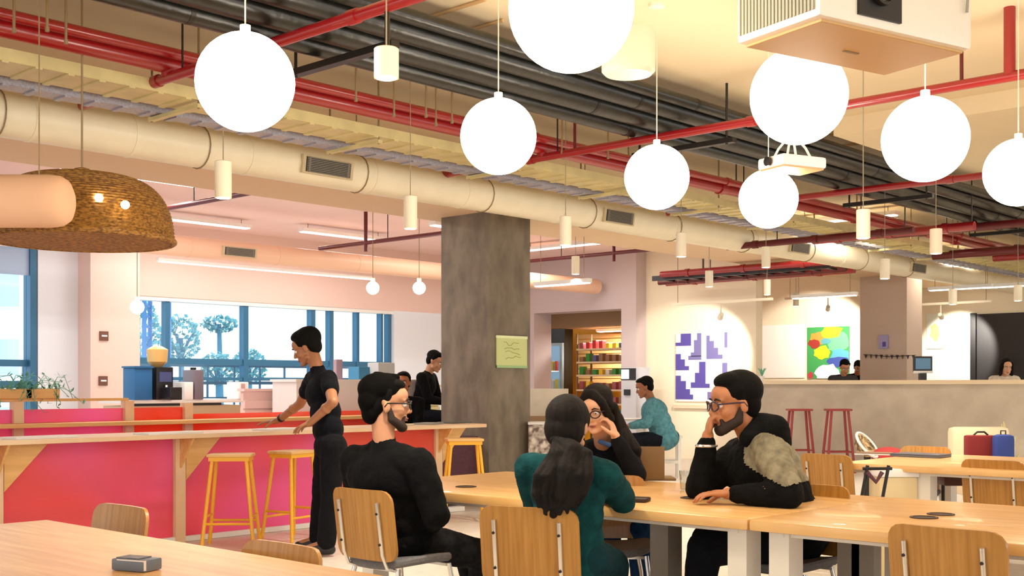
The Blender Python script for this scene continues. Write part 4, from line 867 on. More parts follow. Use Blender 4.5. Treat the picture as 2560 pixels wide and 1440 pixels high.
place_chair(2.01, 3.07, 180, 'chair pushed to the left table, only its backrest top showing', G2).scale = (1, 1, .965)
q = P(1524, 1365, 5.95); CH3 = place_chair(q.x, q.y, 222, 'grey seated chair of the woman with glasses, seen under the table', G1)
q = P(1965, 1400, 5.45); CH4 = place_chair(q.x, q.y, 182, 'grey seated chair under the man in the grey and black hoodie', G1)
chair_at(2062, 1135, -5, 'oak backed chair right behind the man in the hoodie', G2)
chair_at(2480, 1150, -3, 'oak backed chair at the right edge beside the back table', G2)
chair_at(2315, 1116, 178, 'oak chair on the far side of the back table by the laptop', G2)
place_chair(5.62, 1.55, 180, 'oak chair with low showing back across the right hand table', G2)
# ================================================================== STOOLS
def make_stool():
    e = empty('bar_stool', (0, 0, 0), 0); zs = .73
    MB().bb((-.17, -.13, zs - .025), (.17, .13, zs), .01).build('seat', M['rail'], e, True)
    MB().bb((-.155, -.115, zs - .055), (.155, .115, zs - .025)).build('seat_frame', M['yellow'], e)
    for sx in (-1, 1):
        for sy in (-1, 1): MB().tube((sx * .13, sy * .09, zs - .03), (sx * .2, sy * .16, 0), .015, n=10).build('leg', M['yellow'], e, True)
    for sy in (-1, 1): MB().tube((-.185, sy * .142, .19), (.185, sy * .142, .19), .01, n=8).build('foot_rail', M['yellow'], e)
    for sx in (-1, 1): MB().tube((sx * .18, -.145, .24), (sx * .18, .145, .24), .01, n=8).build('foot_rail', M['yellow'], e)
    return e
s0 = make_stool(); first = True
for px, py, d, az, lab in ((578, 1355, 9.3, 3, 'yellow bar stool in front of the pink counter, left one'), (732, 1340, 9.75, 60, 'yellow bar stool between the left stool and the leaning man'), (1160, 1300, 11.0, 10, 'yellow bar stool beside the concrete column')):
    o = s0 if first else copy_tree(s0); first = False; q = P(px, 962, d); o.location = (q.x, q.y, 0); o.rotation_euler[2] = math.radians(az - 47); tag(o, lab, 'stool', 'yellow bar stools')
    if px > 1100: o.scale = (1, 1, 1.06)
# ================================================================== SMALL THINGS ON THE LONG TABLE
q = Pz(1715, 1226, .74); e = empty('drinking_glass', q, 0, 'empty clear drinking glass in front of the man in the hoodie', 'glass')
MB().lathe((0, 0, 0), [(.028, 0), (.034, .1), (.032, .1), (.026, .006), (0, .005)], 24).build('tumbler', mat('clear_glass', (240, 244, 240), .03, trans=.95), e, True)
q = Pz(1622, 1199, .74); e = empty('laptop', q, 0, 'brown backed open laptop standing beside the woman with glasses', 'laptop')
ang = math.radians(0)
MB().box(V(0, 0, .008), (.2, .28, .014), (FW, RT, UP), .004).build('base', mat('laptop_brown', (128, 96, 56), .5), e, True)
MB().box(V(0, 0, .1) + FW * .0 - FW * .1, (.01, .15, .18), (FW, RT, UP), .003).build('lid', mat('laptop_brown', (128, 96, 56), .5), e, True)
q = Pz(1602, 1254, .74); e = empty('wallet', q, .4, 'small dark wallet by the ponytail woman\'s hand', 'wallet'); MB().box((0, 0, .009), (.11, .07, .018), bev=.006).build('body', mat('wallet_dark', (52, 34, 28), .6), e, True); MB().box((.02, 0, .019), (.02, .07, .002)).build('strap', M['dark'], e)
q = Pz(1790, 1220, .74); e = empty('earphone_case', q, .2, 'tiny white case beside the hoodie man\'s hand', 'case'); MB().box((0, 0, .014), (.05, .03, .028), bev=.01).build('body', M['white'], e, True); MB().box((0, -.016, .018), (.05, .001, .002)).build('seam', M['darkmetal'], e)
# ================================================================== RIGHT MID CLUTTER
q = P(2165, 1220, 7.3); e = empty('folding_frame', (q.x, q.y, 0), TH - math.pi / 2, 'black framed folding stand with strap under the back table', 'stand')
for s in (-.05, .08): MB().tube((s - .08, 0, .02), (s + .06, .0, q.z + .14), .011, n=8).build('rail', M['dark'], e, True)
MB().tube((-.02, 0, q.z + .12), (.16, 0, q.z + .12), .01, n=8).build('cross_bar', M['dark'], e)
MB().path([(.0, -.02, q.z + .1), (.05, -.04, q.z + .04), (.09, -.03, q.z + .1)], .014, 6).build('strap', M['mauve'], e)
q = P(2230, 1240, 7.9); e = empty('tote_box', (q.x, q.y, .0), TH - math.pi / 2, 'cream storage box standing behind the black stand', 'box')
MB().bb((-.12, -.12, 0), (.13, .12, P(0, 1185, 7.8).z - .02), .01).build('body', mat('box_cream', (226, 206, 160), .6), e, True); MB().bb((-.13, -.13, P(0, 1185, 7.8).z - .02), (.14, .13, P(0, 1172, 7.8).z), .01).build('lid', M['paper'], e, True)
q = P(2390, 1198, 8.2); e = empty('footstool', (q.x, q.y, 0), TH - math.pi / 2, 'small dark brown padded stool under the back table', 'stool')
MB().bb((-.12, -.1, q.z - .04), (.12, .1, q.z + .04), .02).build('pad', mat('brown_leather', (84, 42, 26), .5), e, True)
for s in (-.09, .09): MB().tube((s, 0, 0), (s, 0, q.z - .04), .012).build('leg', M['darkmetal'], e, True)
# cream sofa with bags
q = P(2468, 1120, 10.4); e = empty('lounge_chair', (q.x, q.y, 0), TH - math.pi / 2, 'cream lounge chair behind the bags at right', 'armchair'); zt = P(0, 1068, 10.5).z; cf = mat('cream_fabric', (240, 220, 184), .8)
MB().bb((-.27, .1, .3), (.25, .25, zt), .05).build('backrest', cf, e, True); MB().bb((-.27, -.35, .3), (.25, .12, .45), .04).build('seat', cf, e, True)
for s in (-.25, .23):
    for y in (-.3, .2): MB().tube((s, y, 0), (s, y, .3), .02).build('leg', M['darkmetal'], e, True)
q = P(2452, 1140, 9.9); zb = q.z; e = empty('laptop_bag', (q.x, q.y, .46), TH - math.pi / 2, 'maroon upright bag on the cream lounge chair', 'bag')
MB().bb((-.13, -.05, 0), (.12, .05, P(0, 1088, 9.9).z - .46), .02).build('body', M['maroon'], e, True); MB().path([(-.06, 0, P(0, 1088, 9.9).z - .46), (-.03, 0, P(0, 1080, 9.9).z - .46), (.03, 0, P(0, 1080, 9.9).z - .46), (.06, 0, P(0, 1088, 9.9).z - .46)], .008, 6).build('handle', M['dark'], e)
q = P(2508, 1140, 9.8); e = empty('backpack', (q.x, q.y, .46), TH - math.pi / 2, 'small blue backpack beside the maroon bag', 'bag')
hz = P(0, 1086, 9.8).z - .46
MB().bb((-.08, -.06, 0), (.08, .06, hz), .04).build('body', mat('bag_blue', (50, 72, 150), .7), e, True); MB().bb((-.06, -.08, .05), (.06, -.05, hz * .5), .02).build('pocket', mat('bag_blue2', (64, 96, 170), .7), e, True)
MB().path([(-.02, 0, hz - .01), (-.02, 0, hz + .03), (.02, 0, hz + .03), (.02, 0, hz - .01)], .006, 6).build('handle', M['dark'], e)
q = P(2520, 1085, 11.5); e = empty('potted_plant', (q.x, q.y, 0), 0, 'pale leafy plant behind the cream lounge chair', 'plant'); MB().lathe((0, 0, 0), [(.1, 0), (.14, .3), (.13, .3), (.0, .28)], 20).build('pot', M['white'], e, True)
pm2 = mat('pale_leaf', (226, 220, 160), .6); rr = random.Random(8)
for k in range(16):
    a = rr.uniform(0, 6.28); h_ = rr.uniform(.55, P(0, 1050, 11.5).z); r = rr.uniform(.03, .14)
    MB().path([(0, 0, .28), (r * .4 * math.cos(a), r * .4 * math.sin(a), h_ * .8), (r * math.cos(a), r * math.sin(a), h_)], [.006, .03, .004], 5).build('leaf', pm2, e)
q = P(2168, 1112, 10.6); e = empty('basket_chair', (q.x, q.y, 0), TH - math.pi / 2, 'tilted round patterned basket chair with white rim and red cushion', 'armchair')
zz = q.z; ax = (V(.75, .3, -.6).normalized(), V(0, 1, 0), V(.5, -.3, .8).normalized())
X_ = V(.72, 0, -.7).normalized(); Z_ = V(.6, -.5, .62).normalized(); Y_ = Z_.cross(X_)
MB().lathe((0, 0, zz), [(.02, -.1), (.09, -.07), (.13, 0), (.1, .0), (0.01, -.06)], 24, (X_, Y_, Z_)).build('basket', mat('basket_pattern', (200, 170, 120), .7, rgb2=(84, 60, 36), scale=30, detail=1), e, True)
MB().path([V(0, 0, zz) + X_ * (.135 * math.cos(a)) + Y_ * (.135 * math.sin(a)) for a in [i * math.pi / 12 for i in range(24)]], .012, 8, closed=True).build('rim', M['white'], e, True)
MB().ell(V(.2, .03, zz - .1), (.16, .1, .08)).build('cushion', mat('cushion_red', (186, 60, 60), .8), e, True); MB().tube((0, 0, 0), (0, 0, zz - .1), .03).build('stand', M['darkmetal'], e, True)
# white bench and table by the teal man
q = P(1648, 1090, 16.2); zb = q.z; e = empty('white_bench', (q.x, q.y, 0), TH - math.pi / 2, 'white bench under the man in the teal shirt', 'bench')
MB().bb((-.3, -.15, zb - .03), (.3, .15, zb + .01)).build('seat', M['tblwhite'], e)
for s in (-.26, .26):
    for y in (-.12, .12): MB().bb((s - .02, y - .02, 0), (s + .02, y + .02, zb - .03)).build('leg', M['tblwhite'], e)
for y in (-.12, .12): MB().bb((-.26, y - .012, .2), (.26, y + .012, .24)).build('stretcher', M['tblwhite'], e)
q = P(1590, 1046, 16.6); e = empty('white_table', (q.x, q.y, 0), TH - math.pi / 2, 'white table in front of the man in the teal shirt', 'table')
MB().bb((-.45, -.25, q.z - .03), (.17, .25, q.z)).build('tabletop', M['white'], e)
for s in (-.4, .12): MB().bb((s - .02, -.02, 0), (s + .02, .02, q.z - .03)).build('leg', M['tblwhite'], e)
# ================================================================== PEOPLE
DG = lambda: bpy.context.evaluated_depsgraph_get()
def remesh(mb, name, m, parent, voxel, smooth=4, fac=.5, disp=0, org=None):
    me = bpy.data.meshes.new(name + '_raw'); me.from_pydata([tuple(Vector(p) - org) for p in mb.v], [], mb.f)
    bm = bmesh.new(); bm.from_mesh(me); bmesh.ops.recalc_face_normals(bm, faces=bm.faces[:]); bm.to_mesh(me); bm.free()
    o = bpy.data.objects.new(name, me); COL.objects.link(o)
    a = o.modifiers.new('r', 'REMESH'); a.mode = 'VOXEL'; a.voxel_size = voxel; a.use_smooth_shade = True
    s = o.modifiers.new('s', 'SMOOTH'); s.factor = fac; s.iterations = smooth
    if disp:
        t = bpy.data.textures.new(name, 'CLOUDS'); t.noise_scale = .09; t.noise_depth = 2
        d = o.modifiers.new('d', 'DISPLACE'); d.texture = t; d.strength = disp; d.mid_level = .5; d.texture_coords = 'LOCAL'
    bpy.context.view_layer.update()
    n = bpy.data.meshes.new_from_object(o.evaluated_get(DG()), depsgraph=DG()); n.name = name
    o.modifiers.clear(); o.data = n; bpy.data.meshes.remove(me)
    n.materials.clear(); n.materials.append(m); n.polygons.foreach_set('use_smooth', [True] * len(n.polygons)); n.update()
    o.parent = parent
    return o
SKIN = {}
def skin(rgb): return mat('skin_%d' % rgb[0], rgb, .5, var=.08, scale=12)
def chain(mb, pts, rs):
    for a, b, r0, r1 in zip(pts, pts[1:], rs, rs[1:]): mb.cap(a, r0, b, r1)
def hand(mb, wrist, d, nrm, curl=.5, side=1, k=1.0, thumb=.6):
    """palm + five fingers. d: finger direction, nrm: palm normal (fingers curl that way), side +1 puts the thumb towards d x nrm"""
    d = Vector(d).normalized(); nrm = Vector(nrm); nrm = (nrm - d * nrm.dot(d)).normalized(); s = d.cross(nrm) * side
    w_ = Vector(wrist); mb.cap(w_, .026 * k, w_ + d * .02 * k, .026 * k)
    mb.ell(w_ + d * .055 * k, (.047 * k, .04 * k, .016 * k), (d, s, nrm))
    for off, ln, r in ((.031, .072, .0088), (.0105, .082, .0092), (-.0105, .076, .0088), (-.031, .06, .0078)):
        p = w_ + d * .09 * k + s * off * k; dd = (d + s * off * 3).normalized(); a = 0; seg = [.42, .32, .26]; pts = [w_ + d * .055 * k + s * off * .8 * k, p]
        for i in range(3):
            a += curl * (.55 + .35 * i); v = dd * math.cos(a) + nrm * math.sin(a); p = p + v * ln * seg[i] * k; pts.append(p)
        chain(mb, pts, [r * k * 1.05, r * k, r * k * .97, r * k * .9, r * k * .78])
    p = w_ + d * .028 * k + s * .03 * k; v1 = (d * .6 + s * .75 + nrm * .35).normalized(); v2 = (d * .85 + s * .2 + nrm * thumb).normalized()
    chain(mb, [w_ + d * .02 * k + s * .012 * k, p, p + v1 * .032 * k, p + v1 * .032 * k + v2 * .03 * k, p + v1 * .032 * k + v2 * .055 * k], [.013 * k, .013 * k, .0115 * k, .0105 * k, .009 * k])
class Head:
    def __init__(s, c, f, u, k=1.0):
        s.c = Vector(c); s.F = Vector(f).normalized(); u = Vector(u); s.U = (u - s.F * u.dot(s.F)).normalized(); s.R = s.F.cross(s.U); s.k = k
    def p(s, f, r, u): return s.c + (s.F * f + s.R * r + s.U * u) * s.k
    def e(s, mb, f, r, u, rf, rr, ru, tilt=0):
        F_, U_ = s.F, s.U
        if tilt: F_, U_ = F_ * math.cos(tilt) + U_ * math.sin(tilt), U_ * math.cos(tilt) - F_ * math.sin(tilt)
        mb.ell(s.p(f, r, u), (rf * s.k, rr * s.k, ru * s.k), (F_, s.R, U_), 22, 14)
    def cap(s, mb, a, ra, b, rb): mb.cap(s.p(*a), ra * s.k, s.p(*b), rb * s.k, 12)
    def skin(s, mb):
        s.e(mb, -.012, 0, .035, .097, .075, .083); s.e(mb, .03, 0, -.03, .06, .06, .085); s.e(mb, .035, 0, -.075, .05, .048, .036)
        s.e(mb, .052, 0, .04, .05, .062, .05)
        for q in (-1, 1):
            s.e(mb, .058, .036 * q, -.032, .026, .024, .026); s.cap(mb, (.02, .055 * q, -.07), .018, (.07, .015 * q, -.1), .017)
            s.e(mb, -.006, .078 * q, -.012, .019, .008, .031, -.15); s.e(mb, .004, .076 * q, -.02, .008, .01, .014)
            s.cap(mb, (.088, .014 * q, .02), .009, (.078, .046 * q, .02), .009); s.cap(mb, (.1, .011 * q, -.036), .008, (.096, .012 * q, -.038), .008)
        s.cap(mb, (.09, 0, .01), .009, (.113, 0, -.03), .0125); s.e(mb, .08, 0, -.102, .02, .024, .016)
        s.e(mb, .088, 0, -.06, .014, .026, .0075); s.e(mb, .085, 0, -.072, .014, .022, .008)
    def extras(s, par, org, hairm=None, brow=True):
        mb = MB()
        for q in (-1, 1): mb.ell(s.p(.082, .031 * q, .0) , (.0125 * s.k,) * 3, n=14, m=10)
        mb.build('eyes', mat('eye_white', (226, 220, 212), .3), par, True, origin=org)
        for q in (-1, 1): MB().ell(s.p(.0905, .031 * q, -.001), (.0055 * s.k,) * 3, n=10, m=8).build('iris', mat('iris_dark', (30, 20, 16), .3), par, True, origin=org)
        for q in (-1, 1): MB().path([s.p(.098, .014 * q, .022), s.p(.1, .03 * q, .028), s.p(.085, .05 * q, .02)], [.003 * s.k, .0045 * s.k, .002 * s.k], 6).build('eyebrow', mat('brow_dark', (26, 18, 14), .8), par, origin=org)
        m2 = MB(); m2.path([s.p(.098, -.022, -.066), s.p(.1035, 0, -.065), s.p(.098, .022, -.066)], [.001, .004 * s.k, .001], 6); m2.path([s.p(.094, -.018, -.073), s.p(.1, 0, -.074), s.p(.094, .018, -.073)], [.001, .0045 * s.k, .001], 6)
        m2.build('lips', mat('lip_rose', (150, 82, 74), .5), par, True, origin=org)
    def glasses(s, par, org, col=(30, 26, 26)):
        g = MB()
        for q in (-1, 1):
            g.path([s.p(.113 - .012 * abs(math.cos(a)) ** 2 * (1 if math.cos(a) * q > 0 else 0), .034 * q + .026 * math.cos(a), -.002 + .02 * math.sin(a)) for a in [i * math.pi / 10 for i in range(20)]], .0036 * s.k, 6, closed=True)
            g.path([s.p(.102, .06 * q, .006), s.p(.06, .077 * q, .006), s.p(-.005, .083 * q, .004), s.p(-.018, .083 * q, -.014)], .0036 * s.k, 6)
        g.path([s.p(.113, -.009, .004), s.p(.117, 0, .008), s.p(.113, .009, .004)], .0036 * s.k, 6); g.build('glasses', mat('frame_%d' % col[0], col, .3), par, True, origin=org)
def person(name, lab, J, skinc, top, bottom, org, head, sleeves=1.0, voxel=.006, scale=1.0, shoes=(24, 22, 24), topth=.014, shirt_disp=.012, has_legs=True, name_top='shirt', wide=1.0, collar=None, armr=1.0):
    k = scale; e = empty('person', org, 0, lab, 'person'); org = Vector(org)
    b = MB(); sh = MB(); tr = MB(); g = J
    sL, sR, hL, hR = g['sL'], g['sR'], g['hL'], g['hR']; nk = g['neck']; mid = (hL + hR) / 2; ms = (sL + sR) / 2
    spine = (ms - mid).normalized(); lat = (sR - sL).normalized(); lat2 = (hR - hL).normalized(); fw = spine.cross(lat); fw2 = spine.cross(lat2)
    if 'fwd' in g: 
        if fw.dot(g['fwd']) < 0: fw = -fw
        if fw2.dot(g['fwd']) < 0: fw2 = -fw2
    wS = (sR - sL).length / 2
    def torso(mb, t, low=True):
        up2 = lat.cross(fw)
        def el(c, a, d_, h_, l=lat, f=fw): mb.ell(c, (a + t, d_ + t, h_ + t), (l, f, l.cross(f)), 22, 14)
        el(mid.lerp(ms, .78) + fw * .01, wS * .86 * wide, .108 * k * wide, .15 * k); el(mid.lerp(ms, .5), wS * .8 * wide, .102 * k * wide, .15 * k); el(mid.lerp(ms, .25), wS * .78 * wide, .105 * k * wide, .14 * k, lat2, fw2)
        mb.cap(sL, .056 * k + t, ms, .066 * k + t); mb.cap(sR, .056 * k + t, ms, .066 * k + t)
        mb.cap(ms - up2 * 0, .07 * k + t, ms.lerp(nk, .75), .05 * k + t * .7)
        for q in (sL, sR): mb.cap(q.lerp(ms, .1), .047 * k + t, ms.lerp(nk, .62), .04 * k + t * .6)
        for q, s_ in ((sL, -1), (sR, 1)): mb.cap(q.lerp(ms, .35), .058 * k + t, ms.lerp(nk, .55), .045 * k + t * .5)
        if low: mb.ell(mid, (wS * .84 * wide + t, .115 * k * wide + t, .12 * k + t), (lat2, fw2, lat2.cross(fw2)), 22, 14)
    torso(b, 0); torso(sh, topth)
    b.cap(ms.lerp(nk, .4), .054 * k, head.p(-.02, 0, -.06), .052 * k); b.cap(nk, .05 * k, head.p(0, 0, -.05), .045 * k)
    head.skin(b)
    for q in 'LR':
        s_, el_, wr = g['s' + q], g['e' + q], g['w' + q]; r = [.05 * k * (.55 + .45 * armr), .04 * k * armr, .0265 * k]
        b.cap(s_, r[0], el_, r[1]); b.cap(el_, r[1] * .98, wr, r[2]); b.ell(el_.lerp(wr, .3), (r[1] * 1.05,) * 3)
        t = topth
        if sleeves >= .99: sh.cap(s_, r[0] + t + .006, el_, r[1] + t + .004); sh.cap(el_, r[1] + t + .004, el_.lerp(wr, .94), r[2] + t); 
        else: sh.cap(s_, r[0] + t + .004, s_.lerp(el_, sleeves), r[0] * .9 + t + .006)
        hd = g.get('hand' + q)
        if hd: hand(b, wr, hd[0], hd[1], hd[2], hd[3], k * 1.02)
        else: b.ell(wr, (.03,) * 3)
        if has_legs:
            h_, kn, an = g['h' + q], g['k' + q], g['a' + q]; tr_ = [.085 * k, .06 * k, .042 * k]
            h2 = h_.lerp(mid, .15)
            b.cap(h2, tr_[0], kn, tr_[1]); b.cap(kn, tr_[1] * .95, an, tr_[2] * .9)
            tr.cap(h2, tr_[0] + .018, kn, tr_[1] + .016); tr.cap(kn, tr_[1] + .014, kn.lerp(an, .96), tr_[2] + g.get('flare', .016))
            fd = g['f' + q]; b.cap(an, .036 * k, an + fd * .14 + UP * -.04, .028 * k)
            so = MB(); so.cap(an + UP * -.045 - fd * .03, .04, an + UP * -.05 + fd * .15, .036); so.cap(an + UP * -.02, .045, an + UP * -.045 + fd * .1, .038)
            remesh(so, 'shoe', mat('shoe_%d' % shoes[0], shoes, .5), e, .009, 3, org=org)
    remesh(b, 'body', skinc, e, voxel, 3, .5, org=org)
    tr2 = None
    if has_legs:
        tr.ell(mid - spine * .0, (wS * .84 * wide + .012, .118 * k * wide + .01, .125 * k), (lat2, fw2, lat2.cross(fw2)), 22, 14)
        remesh(tr, 'trousers', bottom, e, .009, 5, disp=.014, org=org)
    remesh(sh, name_top, top, e, .009, 5, disp=shirt_disp, org=org)
    return e, org
HB = mat('hair_black', (9, 7, 6), .8, spec=.15, var=.4, scale=60, stretch=(1, 1, .3)); HD = mat('hair_dark_brown', (24, 16, 12), .75, spec=.2, rgb2=(11, 8, 7), scale=40, stretch=(1, 1, .25), bump=.5, bscale=60)
def cloth(name, rgb, var=.25, rgb2=None): return mat(name, rgb, .95, spec=.15, var=0 if rgb2 else var, rgb2=rgb2, scale=22, bump=.3, bscale=90)
def short_hair(hd, e, org, m, name='hair', fringe=.0, bulk=0.0):
    h = MB(); hd.e(h, -.028, 0, .052 + bulk * .3, .095 + bulk, .082 + bulk, .08 + bulk); hd.e(h, -.055, 0, .005, .055, .077, .08); hd.e(h, .012, 0, .092 + bulk * .5, .075, .068, .034 + bulk)
    for q in (-1, 1): hd.cap(h, (.0, .073 * q, .06), .018, (-.004, .076 * q, .0 + .02), .010)
    return remesh(h, name, m, e, .006, 2, disp=.008, org=org)
def beard(hd, e, org, m, thick=0.0):
    h = MB()
    for q in (-1, 1):
        hd.cap(h, (.006, .07 * q, -.02), .011, (.02, .06 * q, -.07), .017 + thick); hd.cap(h, (.02, .06 * q, -.07), .017 + thick, (.075, .022 * q, -.104), .019 + thick); hd.cap(h, (.094, .004 * q, -.05), .0065, (.08, .03 * q, -.066), .008); hd.cap(h, (.08, .03 * q, -.066), .008, (.075, .026 * q, -.095), .013)
    hd.e(h, .078, 0, -.108, .026, .03, .02 + thick)
    return remesh(h, 'beard', m, e, .005, 2, disp=.005, org=org)
# ---------------------------------------------------------------- 1. bearded man with dark cap, seen from behind
BK = cloth('black_jersey', (13, 13, 14)); BK2 = cloth('black_tee', (13, 14, 20)); DJ = cloth('black_denim', (34, 34, 36), rgb2=(18, 18, 20))
FA = V(1, 0, 0)
hd = Head(P(966, 1010, 5.58), RT * .96 + FW * .22 - UP * .04, UP, 1.0)
J = dict(sL=P(886, 1150, 5.75), sR=P(1048, 1158, 5.40), neck=P(960, 1092, 5.59), hL=P(940, 1345, 5.78), hR=P(1020, 1350, 5.58), eL=P(900, 1290, 6.0), wL=P(1032, 1300, 6.05), eR=P(1090, 1285, 5.38), wR=P(1057, 1330, 5.83),
         kL=P(1162, 1372, 6.28), kR=P(1202, 1385, 5.95), aL=P(1202, 1560, 6.33), aR=P(1212, 1590, 5.98), fL=FA, fR=FA, fwd=FA, handL=(V(.3, -.8, .1), V(0, 0, -1), .5, 1), handR=(V(.5, .7, 0), V(0, 0, -1), .5, 1))
for q in 'LR': J['a' + q].z = .09
e, og = person('person', 'bearded man in black sweater and dark cap sitting with his back turned', J, skin((198, 140, 104)), BK, DJ, (J['hL'].x, J['hL'].y, 0), hd, wide=1.2, shirt_disp=.02, armr=1.2)
short_hair(hd, e, og, HB); beard(hd, e, og, mat('beard_dark', (44, 30, 22), .8), .002); hd.extras(e, og); hd.glasses(e, og)
h = MB(); hd.e(h, -.035, 0, .07, .106, .092, .078); hd.e(h, -.075, 0, .02, .06, .082, .08); hd.e(h, -.07, 0, -.04, .045, .07, .06); hd.cap(h, (-.05, -.05, .13), .022, (.04, .0, .128), .02)
remesh(h, 'cap', mat('cap_black', (11, 9, 8), .9, spec=.08, var=.3, scale=20), e, .007, 3, disp=.012, org=og)
# ---------------------------------------------------------------- 2. woman with ponytail, back to us
hd = Head(P(1420, 1062, 4.72), FW * .93 + RT * .35 - UP * .12, UP + RT * .05, .97)
TG = cloth('teal_green_knit', (16, 68, 70), rgb2=(12, 52, 56)); TJ = cloth('teal_trousers', (14, 52, 60))
J = dict(sL=P(1325, 1172, 4.82), sR=P(1512, 1188, 4.68), neck=P(1420, 1135, 4.76), hL=P(1372, 1400, 4.78), hR=P(1470, 1400, 4.72), eL=P(1345, 1290, 5.05), wL=P(1460, 1262, 5.25), eR=P(1558, 1262, 4.95), wR=P(1505, 1258, 5.3),
         kL=P(1440, 1410, 5.2), kR=P(1530, 1412, 5.12), aL=P(1450, 1600, 5.25), aR=P(1540, 1610, 5.2), fL=FW, fR=FW, fwd=FW, handL=(V(.5, -.6, 0), V(0, 0, -1), .4, 1), handR=(FW * .5 + RT * .8, V(0, 0, -1), .35, 1))
for q in 'LR': J['a' + q].z = .09
for q in ('eR', 'wR', 'wL'): J[q].z = max(J[q].z, .79)
e, og = person('person', 'woman in dark teal sweater with a long dark ponytail, back turned', J, skin((200, 144, 110)), TG, TJ, (J['hL'].x, J['hL'].y, 0), hd, wide=1.06, shirt_disp=.02, scale=.97, name_top='sweater')
h = MB(); hd.e(h, -.02, 0, .035, .106, .088, .092); hd.e(h, -.04, 0, -.02, .082, .086, .088); hd.e(h, .02, 0, .03, .085, .084, .08); hd.e(h, -.06, 0, -.07, .05, .055, .04)
remesh(h, 'hair', HD, e, .006, 3, disp=.008, org=og)
h = MB(); a = hd.p(-.085, 0, -.075); rr = random.Random(4)
chain(h, [a, P(1430, 1130, 4.6), P(1420, 1180, 4.57), P(1400, 1235, 4.56), P(1385, 1285, 4.56)], [.034, .045, .058, .05, .018])
for i in range(26):
    o_ = rr.uniform(-1, 1); chain(h, [a + RT * o_ * .02, P(1425 + o_ * 46, 1140 + rr.uniform(-8, 8), 4.58), P(1405 + o_ * 68, 1190, 4.53 + rr.uniform(0, .04)), P(1395 + o_ * 64, 1235, 4.52 + rr.uniform(0, .05)), P(1388 + o_ * 44 + rr.uniform(-8, 8), 1272 + rr.uniform(-14, 16), 4.53)], [.014, .019, .018, .015, .005])
remesh(h, 'ponytail', HD, e, .005, 1, disp=.012, org=og)
MB().path([a + (hd.R * math.cos(t) + hd.U * math.sin(t) * .6 + hd.F * math.sin(t) * -.6) * .036 for t in [i * .5236 for i in range(12)]], .007, 8, closed=True).build('hair_tie', M['dark'], e, True, origin=og)
# ---------------------------------------------------------------- 3. woman with glasses leaning on her hand
hd = Head(P(1492, 1024, 6.28), -FW * .85 - RT * .42 - UP * .22, UP - RT * .1, .98)
BJ = cloth('black_jacket', (22, 22, 26)); NJ = cloth('navy_jeans', (34, 66, 106), rgb2=(24, 48, 84))
J = dict(sL=P(1562, 1135, 6.5), sR=P(1455, 1130, 6.6), neck=P(1510, 1092, 6.5), hL=P(1555, 1315, 6.75), hR=P(1490, 1315, 6.8), eL=P(1590, 1190, 6.25), wL=P(1541, 1098, 6.2), eR=P(1440, 1195, 6.3), wR=P(1500, 1190, 6.1),
         kL=P(1600, 1325, 6.2), kR=P(1520, 1330, 6.25), aL=P(1605, 1500, 6.3), aR=P(1530, 1500, 6.3), fL=-FW, fR=-FW, fwd=-FW, handL=(UP * .95 - RT * .3, -RT + FW * .3, .8, 1), handR=(RT, V(0, 0, -1), .4, -1))
for q in 'LR': J['a' + q].z = .09; J['k' + q].z = .52
J['eL'].z = .80; J['eR'].z = .81; J['wR'].z = .79; J['hL'].z = J['hR'].z = .54
e, og = person('person', 'woman with glasses and loose long dark hair resting her head on her hand', J, skin((224, 168, 132)), BJ, NJ, (J['hL'].x, J['hL'].y, 0), hd, scale=.95, name_top='jacket', shirt_disp=.02)
h = MB(); hd.e(h, -.03, 0, .055, .1, .088, .085); hd.e(h, -.04, 0, -.0, .08, .086, .1)
for q in (-1, 1): hd.cap(h, (.06, .012 * q, .1), .03, (.06, .062 * q, .05), .026); hd.cap(h, (.06, .062 * q, .05), .024, (.03, .082 * q, -.05), .026)
chain(h, [hd.p(-.01, .08, -.0), P(1448, 1080, 6.42), P(1455, 1130, 6.46)], [.03, .03, .018])
rr = random.Random(6)
for i in range(14):
    o_ = i / 13; chain(h, [hd.p(-.02, -.085, .0), P(1540 + o_ * 18, 1070, 6.36 + .1 * (o_)), P(1545 + o_ * 48, 1125, 6.35 + rr.uniform(0, .06)), P(1550 + o_ * 44 + rr.uniform(-6, 6), 1172 + rr.uniform(-20, 8), 6.36 + rr.uniform(0, .05))], [.03, .026, .024, .007])
remesh(h, 'hair', HD, e, .006, 2, disp=.01, org=og); hd.extras(e, og); hd.glasses(e, og, (40, 34, 34))
chain_mb = MB(); chain_mb.cap(P(1500, 1104, 6.36), .012, P(1522, 1112, 6.34), .014); chain_mb.build('blouse_collar', mat('blouse_blue', (60, 92, 140), .8), e, True, origin=og)
# ---------------------------------------------------------------- 4. man in hoodie, hand at his mouth
hd = Head(P(1838, 1008, 5.45), -RT * .96 - FW * .22 - UP * .1, UP, 1.08)
GH = cloth('black_hoodie', (17, 17, 17), rgb2=(9, 9, 10)); NK = cloth('dark_trousers', (18, 20, 28))
J = dict(sL=P(1928, 1128, 5.28), sR=P(1850, 1130, 5.72), neck=P(1880, 1080, 5.5), hL=P(1995, 1340, 5.42), hR=P(1980, 1335, 5.75), eL=P(1968, 1215, 5.1), wL=P(1832, 1205, 5.22), eR=P(1752, 1205, 5.5), wR=P(1768, 1100, 5.44),
         kL=P(1760, 1385, 5.2), kR=P(1770, 1380, 5.5), aL=P(1730, 1560, 5.2), aR=P(1740, 1560, 5.5), fL=-FA, fR=-FA, fwd=-RT - FW * .3, handR=(UP * .95 + RT * .15, RT * 1.0 + UP * .1, 1.25, 1), handL=(-RT, V(0, 0, -1), .35, -1))
for q in 'LR': J['a' + q].z = .09; J['k' + q].z = .55
